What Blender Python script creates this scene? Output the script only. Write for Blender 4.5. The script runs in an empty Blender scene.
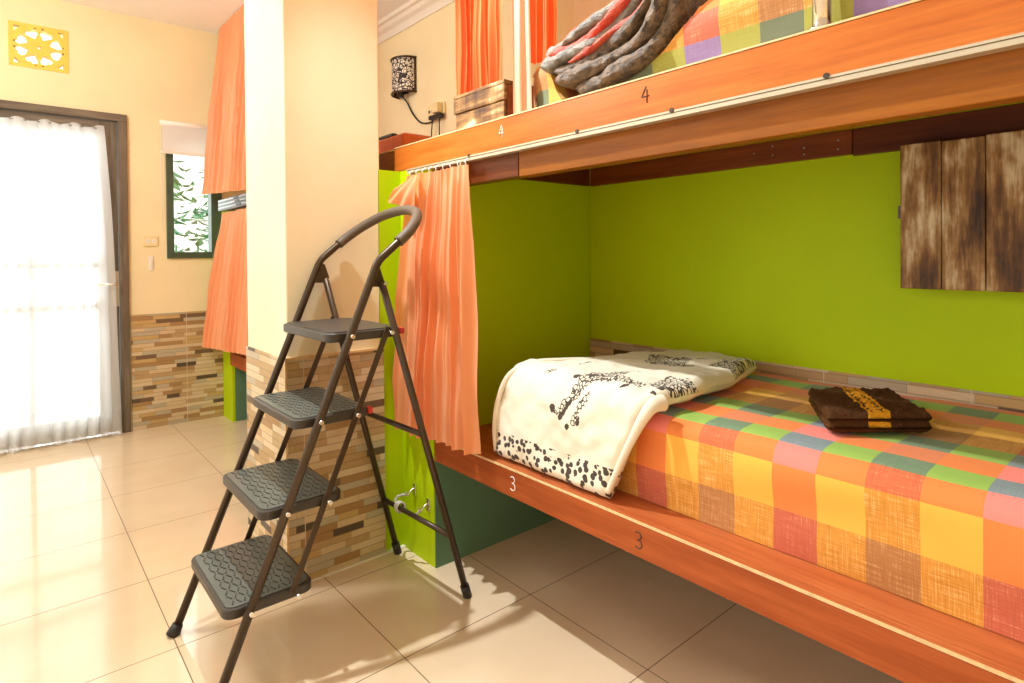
import bpy, bmesh, math, random
from mathutils import Vector, Matrix, noise
random.seed(7)
SC = bpy.context.scene
COL = SC.collection
PI = math.pi

# ------------------------------------------------------------------ camera
right = (0.762224, -0.647261, -0.008385)
Rz = Matrix.Rotation(-0.00838577, 3, 'Z'); Rx = Matrix.Rotation(0.00874655, 3, 'X')
ya = -0.70392567
Ry = Matrix(((math.cos(ya), 0, math.sin(ya)), (0, 1, 0), (-math.sin(ya), 0, math.cos(ya))))
R = Rz @ Rx @ Ry
cr, cd, cf = [Vector((R[i][0], R[i][2], -R[i][1])) for i in range(3)]   # camera right, down, forward in the world
cam = bpy.data.objects.new('camera', bpy.data.cameras.new('camera'))
COL.objects.link(cam)
m4 = Matrix((cr, -cd, -cf)).transposed().to_4x4()
m4.translation = Vector((0, 0, 1.1917))
cam.matrix_world = m4
cam.data.sensor_width = 36
cam.data.lens = 595.744 / 1024 * 36
cam.data.shift_y = -(341.5 - 259.55) / 1024
cam.data.clip_start = 0.02
SC.camera = cam

# ------------------------------------------------------------------ world, lamps, exposure
W = bpy.data.worlds.new('world'); SC.world = W; W.use_nodes = True
# warm light from the rest of the building, cool bright daylight on the door side of the room
_t = W.node_tree; _c = _t.nodes.new('ShaderNodeTexCoord'); _s = _t.nodes.new('ShaderNodeVectorMath'); _s.operation = 'DOT_PRODUCT'; _s.inputs[1].default_value = (-0.66, 0.75, 0); _r = _t.nodes.new('ShaderNodeValToRGB')
_t.links.new(_c.outputs['Generated'], _s.inputs[0]); _t.links.new(_s.outputs['Value'], _r.inputs[0]); _t.links.new(_r.outputs[0], _t.nodes['Background'].inputs[0])
_r.color_ramp.elements[0].position = 0.05; _r.color_ramp.elements[0].color = (0.52, 0.37, 0.19, 1)
_r.color_ramp.elements[1].position = 0.75; _r.color_ramp.elements[1].color = (0.98, 0.98, 0.95, 1)
_t.nodes['Background'].inputs[1].default_value = 1.6
vs = SC.view_settings
vs.view_transform = 'Standard'; vs.look = 'None'; vs.gamma = 1; vs.use_curve_mapping = False
vs.exposure = 0.28

def lamp(name, kind, loc, energy, color=(1, 1, 1), **kw):
    d = bpy.data.lights.new(name, kind); d.energy = energy; d.color = color
    for k, v in kw.items(): setattr(d, k, v)
    o = bpy.data.objects.new(name, d); o.location = loc; COL.objects.link(o); return o
# the room's ceiling spotlight, aimed at the bunk
o = lamp('ceiling_spotlight', 'SPOT', (0.61, 1.915, 2.80), 190, (0.92, 0.97, 1.0), shadow_soft_size=0.025, spot_size=math.radians(98), spot_blend=0.55)
o.rotation_euler = Vector((0.34, -0.49, -0.80)).to_track_quat('-Z', 'Y').to_euler()
# soft fill added to brighten the door side of the room, unseen source
lamp('door_side_fill', 'POINT', (-0.55, 3.0, 2.55), 62, (1.0, 0.975, 0.93), shadow_soft_size=0.16)
# daylight outside the glazed door and the window
o = lamp('daylight_door', 'AREA', (0.1, 6.1, 1.3), 60, (0.95, 0.98, 1.0), shape='RECTANGLE', size=2.4, size_y=2.4)
o.rotation_euler = (math.radians(-90), 0, 0)

# ------------------------------------------------------------------ node helpers
class NT:
    def __init__(s, name):
        s.m = bpy.data.materials.new(name); s.m.use_nodes = True
        s.t = s.m.node_tree; s.b = s.t.nodes['Principled BSDF']; s.out = s.t.nodes['Material Output']
    def n(s, typ, ins=None, **kw):
        x = s.t.nodes.new(typ)
        for k, v in kw.items(): setattr(x, k, v)
        for k, v in (ins or {}).items():
            i = x.inputs[k]
            if isinstance(v, bpy.types.NodeSocket): s.t.links.new(v, i)
            else: i.default_value = v
        return x
    def math(s, op, a, b=0.0, c=0.0):
        return s.n('ShaderNodeMath', {0: a, 1: b, 2: c}, operation=op).outputs[0]
    def link(s, a, b): s.t.links.new(a, b)
    def setb(s, **kw):
        for k, v in kw.items():
            i = s.b.inputs[k.replace('_', ' ')]
            if isinstance(v, bpy.types.NodeSocket): s.link(v, i)
            else: i.default_value = v
    def ramp(s, fac, stops, mode='LINEAR'):
        r = s.n('ShaderNodeValToRGB', {0: fac}); cr_ = r.color_ramp; cr_.interpolation = mode
        while len(cr_.elements) < len(stops): cr_.elements.new(0.5)
        for e, (p, c) in zip(cr_.elements, stops):
            e.position = p; e.color = (*c, 1)
        return r.outputs[0]
    def coord(s, kind='Object', scale=(1, 1, 1), loc=(0, 0, 0)):
        c = s.n('ShaderNodeTexCoord').outputs[kind]
        return s.n('ShaderNodeMapping', {0: c, 1: loc, 3: scale}).outputs[0]
    def noise(s, vec, scale=5, detail=3, rough=0.5):
        return s.n('ShaderNodeTexNoise', {'Vector': vec, 'Scale': scale, 'Detail': detail, 'Roughness': rough}).outputs[0]
    def bump(s, h, strength=0.3, dist=0.002):
        b = s.n('ShaderNodeBump', {'Strength': strength, 'Distance': dist, 'Height': h})
        s.link(b.outputs[0], s.b.inputs['Normal'])
    def mix(s, f, a, b, mode='MIX'):
        x = s.n('ShaderNodeMix', data_type='RGBA', blend_type=mode)
        for i, v in ((0, f), (6, a), (7, b)):
            if isinstance(v, bpy.types.NodeSocket): s.link(v, x.inputs[i])
            else: x.inputs[i].default_value = v if i == 0 else (*v[:3], 1)
        return x.outputs[2]

def srgb(r, g, b):
    return tuple(((c / 255) / 12.92 if c / 255 <= 0.04045 else ((c / 255 + 0.055) / 1.055) ** 2.4) for c in (r, g, b))

def plain(name, col, rough=0.5, metal=0.0, bumpy=0.0, var=0.0, scale=20):
    t = NT(name); v = t.coord()
    if var:
        nz = t.noise(v, scale, 3)
        c2 = tuple(max(0, c * (1 - var)) for c in col); c3 = tuple(min(1, c * (1 + var)) for c in col)
        t.setb(Base_Color=t.ramp(nz, [(0.3, c2), (0.7, c3)]))
    else: t.setb(Base_Color=(*col, 1))
    t.setb(Roughness=rough, Metallic=metal)
    if bumpy: t.bump(t.noise(v, scale * 4, 3), bumpy, 0.002)
    return t.m

def wood(name, c1, c2, rough=0.35, axis='Y', scale=1.0, coat=0.2):
    t = NT(name)
    sc = {'Y': (22, 1.3, 22), 'X': (1.3, 22, 22), 'Z': (22, 22, 1.3)}[axis]
    v = t.coord(scale=tuple(s * scale for s in sc))
    a = t.noise(v, 1.5, 6, 0.6)
    b = t.noise(t.coord(scale=(3, 3, 3)), 1.2, 2)
    c = t.ramp(a, [(0.3, c1), (0.7, c2)])
    c = t.mix(t.math('MULTIPLY', b, 0.6), c, tuple(x * 0.75 for x in c1))
    fine = t.noise(t.coord(scale=tuple(q * 5 for q in sc)), 1.0, 3, 0.7)
    c = t.mix(0.35, c, t.ramp(fine, [(0.3, (0.45, 0.4, 0.35)), (0.65, (1, 1, 1))]), 'MULTIPLY')
    t.setb(Base_Color=c, Roughness=rough, Specular_IOR_Level=0.22, Coat_Weight=coat * 0.5, Coat_Roughness=0.25)
    t.bump(a, 0.12, 0.002)
    return t.m

def worn_wood(name, axis):
    t = NT(name)
    sc = {'Y': (30, 3, 30), 'Z': (30, 30, 3)}[axis]
    v = t.coord(scale=sc)
    a = t.noise(v, 1.0, 6, 0.65)
    b = t.noise(t.coord(scale=(9, 9, 4)), 1.3, 4, 0.6)
    f = t.math('ADD', t.math('MULTIPLY', a, 0.55), t.math('MULTIPLY', b, 0.5))
    c = t.ramp(f, [(0.40, srgb(56, 34, 14)), (0.49, srgb(112, 74, 34)), (0.56, srgb(160, 120, 68)), (0.64, srgb(218, 198, 158))])
    t.setb(Base_Color=c, Roughness=0.65); t.bump(a, 0.3, 0.002)
    return t.m

def wallmat(name, col, var=0.05, rough=0.75):
    t = NT(name); v = t.coord()
    nz = t.noise(v, 2.5, 4); nb = t.noise(v, 14, 5, 0.6)
    t.setb(Base_Color=t.ramp(nz, [(0.3, tuple(c * (1 - var) for c in col)), (0.7, tuple(min(1, c * (1 + var)) for c in col))]), Roughness=rough, Specular_IOR_Level=0.15)
    t.bump(nb, 0.25, 0.004)
    return t.m

def floormat():
    t = NT('glossy cream floor tile')
    sx = t.n('ShaderNodeSeparateXYZ', {0: t.n('ShaderNodeTexCoord').outputs['Object']})
    def grout(s, off):
        f = t.math('FRACT', t.math('DIVIDE', t.math('ADD', s, 100 - off), 0.5))
        d = t.math('MINIMUM', f, t.math('SUBTRACT', 1.0, f))
        return t.math('LESS_THAN', d, 0.0032)
    g = t.math('MAXIMUM', grout(sx.outputs[0], 0.385), grout(sx.outputs[1], 0.047))
    nz = t.noise(t.coord(), 3.5, 4)
    c = t.ramp(nz, [(0.3, srgb(226, 202, 168)), (0.7, srgb(234, 212, 180))])
    c = t.mix(g, c, srgb(120, 92, 62))
    t.setb(Base_Color=c, Roughness=t.math('ADD', t.math('MULTIPLY', g, 0.4), 0.085), Specular_IOR_Level=0.55, Coat_Weight=0.2, Coat_Roughness=0.05)
    t.bump(t.math('SUBTRACT', 1.0, g), 0.25, 0.001)
    return t.m

def mosaic():
    t = NT('split stone mosaic tile')
    s = t.n('ShaderNodeSeparateXYZ', {0: t.n('ShaderNodeTexCoord').outputs['Object']})
    u = t.math('ADD', t.math('ADD', s.outputs[0], s.outputs[1]), 10)
    z = t.math('DIVIDE', t.math('ADD', s.outputs[2], 1), 0.0270)
    row = t.math('FLOOR', z); fr = t.math('FRACT', z)
    wn = lambda a, b=0.0: t.n('ShaderNodeTexWhiteNoise', {0: t.n('ShaderNodeCombineXYZ', {0: a, 1: b}).outputs[0]}, noise_dimensions='2D').outputs[0]
    w = t.math('ADD', t.math('MULTIPLY', wn(row, 17.3), 0.11), 0.08)
    uu = t.math('ADD', t.math('DIVIDE', u, w), t.math('MULTIPLY', wn(row, 5.1), 7))
    c = t.math('FLOOR', uu); fc = t.math('FRACT', uu)
    val = wn(row, c)
    col = t.ramp(val, [(0, srgb(222, 200, 160)), (0.22, srgb(196, 166, 120)), (0.40, srgb(208, 176, 118)), (0.52, srgb(196, 186, 160)),
                       (0.64, srgb(176, 140, 92)), (0.76, srgb(228, 210, 176)), (0.90, srgb(120, 98, 74)), (0.95, srgb(92, 78, 62))], 'CONSTANT')
    st = t.noise(t.coord(scale=(14, 14, 90)), 2.0, 4, 0.6)
    col = t.mix(t.math('MULTIPLY', st, 0.45), col, srgb(188, 162, 126), 'MULTIPLY')
    dz = t.math('MINIMUM', fr, t.math('SUBTRACT', 1.0, fr))
    e1 = t.math('LESS_THAN', dz, 0.07); e2 = t.math('LESS_THAN', t.math('MULTIPLY', fc, w), 0.0018)
    e = t.math('MAXIMUM', e1, e2)
    col = t.mix(t.math('MULTIPLY', e, 0.40), col, srgb(110, 84, 58))
    mf = t.math('FRACT', t.math('DIVIDE', t.math('SUBTRACT', u, 0.0), 0.405))
    mj = t.math('LESS_THAN', mf, 0.008)
    col = t.mix(mj, col, srgb(214, 200, 172))
    t.setb(Base_Color=col, Roughness=0.5)
    h = t.math('ADD', t.math('MULTIPLY', wn(c, row), 0.8), t.math('MULTIPLY', st, 0.4))
    h = t.math('MULTIPLY', h, t.math('SUBTRACT', 1.0, e))
    t.bump(h, 0.8, 0.006)
    return t.m

def cloth(name, col, rough=0.75, transl=0.0, sheen=0.3, bumpscale=0, tcol=None, streak=0.0, transp=0.0):
    t = NT(name)
    base = (*col, 1)
    if streak:
        nz = t.noise(t.coord(scale=(60, 60, 1.5)), 1.5, 3)
        base = t.ramp(nz, [(0.3, tuple(c * (1 - streak) for c in col)), (0.7, tuple(min(1, c * (1 + streak * 0.5)) for c in col))])
    t.setb(Base_Color=base, Roughness=rough, Sheen_Weight=sheen)
    if bumpscale: t.bump(t.noise(t.coord(), bumpscale, 4), 0.4, 0.003)
    sh = t.b.outputs[0]
    if transl:
        tr = t.n('ShaderNodeBsdfTranslucent', {0: (*(tcol or col), 1)})
        sh = t.n('ShaderNodeMixShader', {0: transl, 1: sh, 2: tr.outputs[0]}).outputs[0]
    if transp:
        tp = t.n('ShaderNodeBsdfTransparent', {0: (1, 1, 1, 1)})
        sh = t.n('ShaderNodeMixShader', {0: transp, 1: sh, 2: tp.outputs[0]}).outputs[0]
    t.link(sh, t.out.inputs[0])
    return t.m

def bedspread_mat():
    t = NT('woven check bedspread')
    a = t.n('ShaderNodeAttribute', attribute_name='Col').outputs[0]
    uv = t.n('ShaderNodeTexCoord').outputs['UV']
    s1 = t.noise(t.n('ShaderNodeMapping', {0: uv, 3: (14, 380, 1)}).outputs[0], 1.0, 3, 0.7)
    s2 = t.noise(t.n('ShaderNodeMapping', {0: uv, 3: (380, 14, 1)}).outputs[0], 1.0, 3, 0.7)
    w = t.math('ADD', t.math('MULTIPLY', s1, 0.5), t.math('MULTIPLY', s2, 0.5))
    amp = t.n('ShaderNodeAttribute', attribute_name='Str').outputs[2]
    g = t.math('ADD', t.math('MULTIPLY', t.math('SUBTRACT', w, 0.5), t.math('MULTIPLY', amp, 2.2)), 0.5)
    c = t.mix(1.0, a, t.ramp(g, [(0.1, (0.62, 0.55, 0.45)), (0.5, (1, 1, 1)), (0.9, (1.0, 1.0, 1.0))]), 'MULTIPLY')
    c = t.mix(t.math('MULTIPLY', t.math('GREATER_THAN', g, 0.62), t.math('MULTIPLY', amp, 0.35)), c, (0.95, 0.75, 0.35))
    t.setb(Base_Color=c, Roughness=0.8, Sheen_Weight=0.1)
    t.bump(w, 0.25, 0.0015)
    return t.m

def print_mat(name, base, dark, spot_scale=46):
    t = NT(name)
    msk = t.n('ShaderNodeAttribute', attribute_name='Msk')
    sp = t.n('ShaderNodeSeparateColor', {0: msk.outputs[0]})
    uv = t.n('ShaderNodeTexCoord').outputs['UV']
    wv = t.n('ShaderNodeMix', data_type='VECTOR')
    nzc = t.n('ShaderNodeTexNoise', {'Vector': uv, 'Scale': 30.0}).outputs[1]
    add = t.n('ShaderNodeVectorMath', {0: uv, 1: t.n('ShaderNodeVectorMath', {0: nzc, 3: 0.012}, operation='SCALE').outputs[0]}, operation='ADD').outputs[0]
    vo = t.n('ShaderNodeTexVoronoi', {'Vector': add, 'Scale': spot_scale, 'Randomness': 0.85})
    spots = t.math('LESS_THAN', vo.outputs[0], 0.42)
    ve = t.n('ShaderNodeTexVoronoi', {'Vector': add, 'Scale': spot_scale * 1.9, 'Randomness': 1.0}, feature='DISTANCE_TO_EDGE')
    ret = t.math('LESS_THAN', ve.outputs[0], 0.13)
    m1 = t.math('MULTIPLY', spots, t.math('GREATER_THAN', sp.outputs[0], 0.5))
    m2 = t.math('MULTIPLY', ret, t.math('GREATER_THAN', sp.outputs[1], 0.5))
    m3 = t.math('GREATER_THAN', sp.outputs[2], 0.5)
    m = t.math('MAXIMUM', t.math('MAXIMUM', m1, m2), m3)
    c = t.mix(m, base, dark)
    t.setb(Base_Color=c, Roughness=0.85, Sheen_Weight=0.15)
    t.bump(t.noise(t.coord(), 60, 3), 0.3, 0.002)
    return t.m

# ------------------------------------------------------------------ mesh helpers
class MB:
    def __init__(s): s.v = []; s.f = []
    def box(s, x0, x1, y0, y1, z0, z1):
        b = len(s.v)
        s.v += [(x, y, z) for x in (x0, x1) for y in (y0, y1) for z in (z0, z1)]
        s.f += [tuple(b + i for i in q) for q in ((0, 1, 3, 2), (4, 6, 7, 5), (0, 4, 5, 1), (2, 3, 7, 6), (0, 2, 6, 4), (1, 5, 7, 3))]
        return s
    def obox(s, c, ax, ay, az):
        b = len(s.v); c = Vector(c); ax, ay, az = Vector(ax), Vector(ay), Vector(az)
        for i in (-1, 1):
            for j in (-1, 1):
                for k in (-1, 1): s.v.append(tuple(c + ax * i + ay * j + az * k))
        s.f += [tuple(b + i for i in q) for q in ((0, 1, 3, 2), (4, 6, 7, 5), (0, 4, 5, 1), (2, 3, 7, 6), (0, 2, 6, 4), (1, 5, 7, 3))]
        return s
    def tube(s, path, r, n=14, closed=False, flat=1.0, up=None):
        P = [Vector(p) for p in path]; N = len(P)
        if not hasattr(r, '__len__'): r = [r] * N
        T = []
        for i in range(N):
            a = P[(i - 1) % N] if (i or closed) else P[0]
            c = P[(i + 1) % N] if (i < N - 1 or closed) else P[-1]
            T.append((c - a).normalized())
        u = Vector(up) if up else (Vector((0, 0, 1)) if abs(T[0].z) < 0.9 else Vector((1, 0, 0)))
        u = (u - T[0] * u.dot(T[0])).normalized()
        b = len(s.v)
        for i in range(N):
            u = (u - T[i] * u.dot(T[i])).normalized(); w = T[i].cross(u)
            for k in range(n):
                a = 2 * PI * k / n
                s.v.append(tuple(P[i] + (u * math.cos(a) * flat + w * math.sin(a)) * r[i]))
        for i in range(N if closed else N - 1):
            j = (i + 1) % N
            for k in range(n):
                l = (k + 1) % n
                s.f.append((b + i * n + k, b + i * n + l, b + j * n + l, b + j * n + k))
        if not closed:
            s.f.append(tuple(b + k for k in range(n))[::-1]); s.f.append(tuple(b + (N - 1) * n + k for k in range(n)))
        return s
    def cyl(s, p0, p1, r, n=20, r2=None): return s.tube([p0, p1], [r, r if r2 is None else r2], n)
    def prism(s, poly, f, d):
        """poly: 2D points, f maps (a,b)->3D, d = extrusion vector"""
        b = len(s.v); n = len(poly); d = Vector(d)
        for p in poly: s.v.append(tuple(f(*p)))
        for p in poly: s.v.append(tuple(Vector(f(*p)) + d))
        s.f.append(tuple(b + i for i in range(n))[::-1]); s.f.append(tuple(b + n + i for i in range(n)))
        for i in range(n):
            j = (i + 1) % n
            s.f.append((b + i, b + j, b + n + j, b + n + i))
        return s
    def build(s, name, mat, parent=None, smooth=False, bevel=0, kind=None, seg=2):
        me = bpy.data.meshes.new(name); me.from_pydata(s.v, [], s.f)
        bm = bmesh.new(); bm.from_mesh(me); bmesh.ops.recalc_face_normals(bm, faces=bm.faces); bm.to_mesh(me); bm.free()
        me.materials.append(mat)
        if smooth:
            for p in me.polygons: p.use_smooth = len(p.vertices) <= 4
        o = bpy.data.objects.new(name, me); COL.objects.link(o)
        if bevel:
            md = o.modifiers.new('bevel', 'BEVEL'); md.width = bevel; md.segments = seg; md.limit_method = 'ANGLE'
        if parent: attach(o, parent)
        if kind: o['kind'] = kind
        return o

def attach(o, p):
    o.parent = p
    root = p
    off = Vector((0, 0, 0))
    while root: off += root.location; root = root.parent
    for v in o.data.vertices: v.co -= off

def origin(o, loc):
    """move a top-level mesh's origin to loc"""
    l = Vector(loc)
    for v in o.data.vertices: v.co -= l
    o.location = l

def tag(o, label, cat, group=None):
    o['label'] = label; o['category'] = cat
    if group: o['group'] = group
    return o
def thing(name, label, cat, loc, group=None):
    o = bpy.data.objects.new(name, None); COL.objects.link(o); o.location = loc; o.empty_display_size = 0.05
    return tag(o, label, cat, group)

def grid(name, fn, nu, nv, mat, parent=None, smooth=True, uvf=None, attrs=None, closed_u=False, caps=False):
    """fn(u,v)->xyz for u,v in 0..1"""
    V = []; F = []; UV = []
    NU = nu if closed_u else nu + 1
    for i in range(NU):
        for j in range(nv + 1):
            V.append(tuple(fn(i / nu, j / nv)))
    idx = lambda i, j: (i % NU) * (nv + 1) + j
    for i in range(nu):
        for j in range(nv): F.append((idx(i, j), idx(i + 1, j), idx(i + 1, j + 1), idx(i, j + 1)))
    if caps:
        F.append(tuple(idx(i, 0) for i in range(NU))); F.append(tuple(idx(i, nv) for i in range(NU))[::-1])
    me = bpy.data.meshes.new(name); me.from_pydata(V, [], F); me.materials.append(mat)
    if uvf:
        l = me.uv_layers.new(name='UVMap'); k = 0
        for fi, f in enumerate(F):
            i, j = divmod(fi, nv)
            cs = ((i, j), (i + 1, j), (i + 1, j + 1), (i, j + 1)) if fi < nu * nv else [(0, 0)] * len(f)
            for (a, b) in cs:
                l.data[k].uv = uvf(a / nu, b / nv); k += 1
    if attrs:
        for an, af in attrs.items():
            at = me.color_attributes.new(an, 'FLOAT_COLOR', 'POINT')
            for i in range(NU):
                for j in range(nv + 1):
                    at.data[i * (nv + 1) + j].color = (*af(i / nu, j / nv), 1)
    if smooth:
        for p in me.polygons: p.use_smooth = True
    o = bpy.data.objects.new(name, me); COL.objects.link(o)
    if parent: attach(o, parent)
    return o

def interp(tab, s):
    """tab: list of (s, value(s)...) piecewise, smooth"""
    if s <= tab[0][0]: return tab[0][1:]
    for a, b in zip(tab, tab[1:]):
        if s <= b[0]:
            t = (s - a[0]) / (b[0] - a[0])
            return tuple(x + (y - x) * t for x, y in zip(a[1:], b[1:]))
    return tab[-1][1:]

def smooth_path(pts, per=8, closed=False):
    """Catmull-Rom through points"""
    P = [Vector(p) for p in pts]; n = len(P); out = []
    for i in range(n if closed else n - 1):
        p0 = P[(i - 1) % n] if (i or closed) else P[0]; p1 = P[i]; p2 = P[(i + 1) % n]
        p3 = P[(i + 2) % n] if (i < n - 2 or closed) else P[-1]
        for k in range(per):
            t = k / per
            out.append(0.5 * ((2 * p1) + (-p0 + p2) * t + (2 * p0 - 5 * p1 + 4 * p2 - p3) * t * t + (-p0 + 3 * p1 - 3 * p2 + p3) * t ** 3))
    if not closed: out.append(P[-1])
    return out

def round_path(pts, rad, seg=6):
    """polyline with rounded corners"""
    P = [Vector(p) for p in pts]; out = [P[0]]
    for a, b, c in zip(P, P[1:], P[2:]):
        d1 = (a - b); d2 = (c - b); r = min(rad, d1.length * 0.45, d2.length * 0.45)
        p = b + d1.normalized() * r; q = b + d2.normalized() * r
        for k in range(seg + 1):
            t = k / seg; out.append(p * (1 - t) ** 2 + b * 2 * t * (1 - t) + q * t * t)
    out.append(P[-1]); return out

def rrect(x0, x1, y0, y1, r, seg=6):
    out = []
    for cx, cy, a0 in ((x1 - r, y1 - r, 0), (x0 + r, y1 - r, 90), (x0 + r, y0 + r, 180), (x1 - r, y0 + r, 270)):
        for k in range(seg + 1):
            a = math.radians(a0 + 90 * k / seg); out.append((cx + r * math.cos(a), cy + r * math.sin(a)))
    return out

# ------------------------------------------------------------------ materials
M = {}
M['wall'] = wallmat('cream yellow paint', srgb(240, 223, 180))
M['pillar'] = wallmat('cream plaster', srgb(241, 229, 196), 0.06)
M['ceiling'] = plain('white ceiling paint', srgb(250, 250, 250), 0.8)
M['green'] = wallmat('lime green paint', srgb(184, 213, 8), 0.05, 0.55)
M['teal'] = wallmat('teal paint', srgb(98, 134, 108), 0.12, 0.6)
M['floor'] = floormat()
M['mosaic'] = mosaic()
M['orange_wood'] = wood('orange stained wood', srgb(190, 96, 26), srgb(222, 130, 50))
M['red_wood'] = wood('red brown stained board', srgb(156, 70, 26), srgb(196, 102, 48), 0.45, coat=0.1)
M['ledge_wood'] = wood('red brown deck board', srgb(182, 92, 46), srgb(214, 128, 76), 0.45, coat=0.1)
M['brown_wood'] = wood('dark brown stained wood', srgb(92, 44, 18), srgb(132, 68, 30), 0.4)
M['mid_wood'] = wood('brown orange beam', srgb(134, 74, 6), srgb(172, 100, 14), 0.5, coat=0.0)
M['ledger_wood'] = wood('brown ledger plank', srgb(120, 60, 22), srgb(160, 86, 38), 0.45)
M['trimline'] = plain('pale edge band', srgb(224, 190, 136), 0.5, var=0.15, scale=60)
M['alu'] = plain('pale aluminium track', srgb(190, 176, 150), 0.45, 0.2)
M['grey'] = plain('grey metal', srgb(150, 150, 150), 0.4, 0.6)
M['track'] = plain('dull grey track', srgb(104, 106, 112), 0.5, 0.1)
M['chrome'] = plain('chrome', (0.8, 0.78, 0.74), 0.15, 1.0)
M['dark'] = plain('dark slot', (0.02, 0.018, 0.015), 0.6)
M['bronze'] = plain('dark bronze enamel', srgb(74, 60, 46), 0.32, 0.55, var=0.1, scale=30)
M['tray'] = plain('dark plastic tray', srgb(58, 52, 46), 0.4)
M['tread'] = plain('dark rubber tread', srgb(92, 98, 90), 0.3, var=0.1, scale=8)  # lightened grey-green base, door's reflected sheen painted into the colour
M['rubber'] = plain('black rubber', (0.02, 0.018, 0.016), 0.5)
M['foam'] = plain('brown grey foam grip', srgb(92, 78, 62), 0.6, bumpy=0.2, scale=60)
M['steel'] = plain('bright steel bolt', (0.75, 0.72, 0.65), 0.25, 1.0)
M['doorwood'] = wood('weathered dark frame wood', srgb(96, 84, 70), srgb(150, 134, 114), 0.7, 'Z', coat=0.0)
M['doorhead'] = wood('weathered dark head wood', srgb(96, 84, 70), srgb(150, 134, 114), 0.7, 'X', coat=0.0)
M['winwood'] = plain('dark green frame paint', srgb(66, 84, 66), 0.5, var=0.2, scale=12)
M['white'] = plain('white plastic', srgb(236, 230, 218), 0.45)
M['cream'] = plain('cream plastic', srgb(232, 214, 160), 0.45)
M['black'] = plain('black plastic', (0.015, 0.013, 0.012), 0.45)
M['vent'] = plain('yellow painted concrete', srgb(232, 200, 84), 0.7, var=0.05)
M['curtain'] = cloth('salmon orange satin', srgb(254, 172, 122), 0.4, 0.3, 0.2, tcol=srgb(255, 178, 108), streak=0.04)
M['curtain_deep'] = cloth('orange satin', srgb(246, 124, 62), 0.8, 0.3, 0.0, tcol=srgb(250, 100, 30), streak=0.04)
M['curtain_pale'] = cloth('pale peach lining', srgb(236, 190, 156), 0.8, 0.2, 0.0, streak=0.04)
M['sheer'] = cloth('white sheer', (0.93, 0.94, 0.96), 0.8, 0.55, 0.1, tcol=(0.95, 0.97, 1.0), transp=0.22)
M['blind'] = cloth('white blind fabric', (0.9, 0.9, 0.88), 0.8, 0.35)
M['sheet'] = bedspread_mat()
M['duvet'] = print_mat('white cotton with animal print', srgb(228, 218, 196), srgb(62, 50, 38))
M['duvet_plain'] = cloth('white cotton border', srgb(232, 220, 198), 0.85, 0, 0.15, 50)
M['crate'] = worn_wood('worn brown crate wood', 'Y')
M['crate_end'] = wood('red brown crate end', srgb(120, 60, 28), srgb(168, 96, 52), 0.6)
M['cabinet'] = worn_wood('worn brown cabinet wood', 'Z')
M['crown'] = plain('white plaster moulding', srgb(240, 232, 218), 0.6)
M['leaf'] = plain('green leaf', srgb(64, 138, 84), 0.5, var=0.4, scale=6)
g = NT('window glass')
gl = g.n('ShaderNodeBsdfGlossy', {0: (1, 1, 1, 1), 1: 0.02}); tp = g.n('ShaderNodeBsdfTransparent', {0: (0.97, 1, 0.98, 1)})
mx = g.n('ShaderNodeMixShader', {0: 0.06, 1: tp.outputs[0], 2: gl.outputs[0]}); g.link(mx.outputs[0], g.out.inputs[0])
M['glass'] = g.m

def struct(mb, name, mat, bevel=0):
    o = mb.build(name, mat, bevel=bevel); o['kind'] = 'structure'; return o

# ------------------------------------------------------------------ room shell
YD = 4.82          # inner face of the door wall
XB = 2.127         # wall behind the beds
ZC = 2.853
struct(MB().box(-2.6, 2.4, -1.6, 6.2, -0.12, 0), 'floor', M['floor'])
struct(MB().box(-2.6, 2.4, -1.6, 5.0, ZC, ZC + 0.12), 'ceiling', M['ceiling'])
# door wall with openings for the door, the vent block and the window
T = 0.16
DX0, DX1, DZ = -0.42, 0.638, 2.163
VX0, VX1, VZ0, VZ1 = 0.026, 0.324, 2.39, 2.664
WX0, WX1, WZ0, WZ1 = 0.872, 1.236, 1.183, 2.06
w = MB()
w.box(-2.6, DX0, YD, YD + T, 0, ZC)
w.box(DX0, VX0, YD, YD + T, DZ, ZC); w.box(VX0, VX1, YD, YD + T, DZ, VZ0); w.box(VX0, VX1, YD, YD + T, VZ1, ZC)
w.box(VX1, DX1, YD, YD + T, DZ, ZC)
w.box(DX1, WX0, YD, YD + T, 0, ZC)
w.box(WX0, WX1, YD, YD + T, 0, WZ0); w.box(WX0, WX1, YD, YD + T, WZ1, ZC)
w.box(WX1, 2.4, YD, YD + T, 0, ZC)
struct(w, 'wall_back', M['wall'])
struct(MB().box(0.648, 1.26, YD - 0.012, YD + 0.002, 0, 0.795), 'trim_1', M['mosaic'])
struct(MB().box(XB, 2.4, -1.6, YD, 0, ZC), 'wall_right', M['wall'])
# green lower part of the bed wall with its strip of stone tile
struct(MB().box(XB - 0.012, XB + 0.01, -1.6, 1.915, 0.79, 1.60), 'wall_bed', M['green'])
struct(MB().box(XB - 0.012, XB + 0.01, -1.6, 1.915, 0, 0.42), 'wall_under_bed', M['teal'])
struct(MB().box(XB - 0.020, XB + 0.01, -1.6, 1.915, 0.42, 0.79), 'trim_2', M['mosaic'])
struct(MB().box(XB - 0.07, XB + 0.01, -1.6, 1.955, 1.60, ZC), 'wall_upper_bed', M['pillar'])
# end wall of the bunk (green front and inside, teal below the bed)
struct(MB().box(1.23, XB + 0.005, 1.917, 2.2, 0, 1.533), 'wall_bunk_end', M['green'])
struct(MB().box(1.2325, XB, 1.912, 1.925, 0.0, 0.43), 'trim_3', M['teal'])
struct(MB().box(1.13, 1.2295, 2.150, 2.42, 0, 1.533), 'wall_bunk_return', M['green'])
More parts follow.
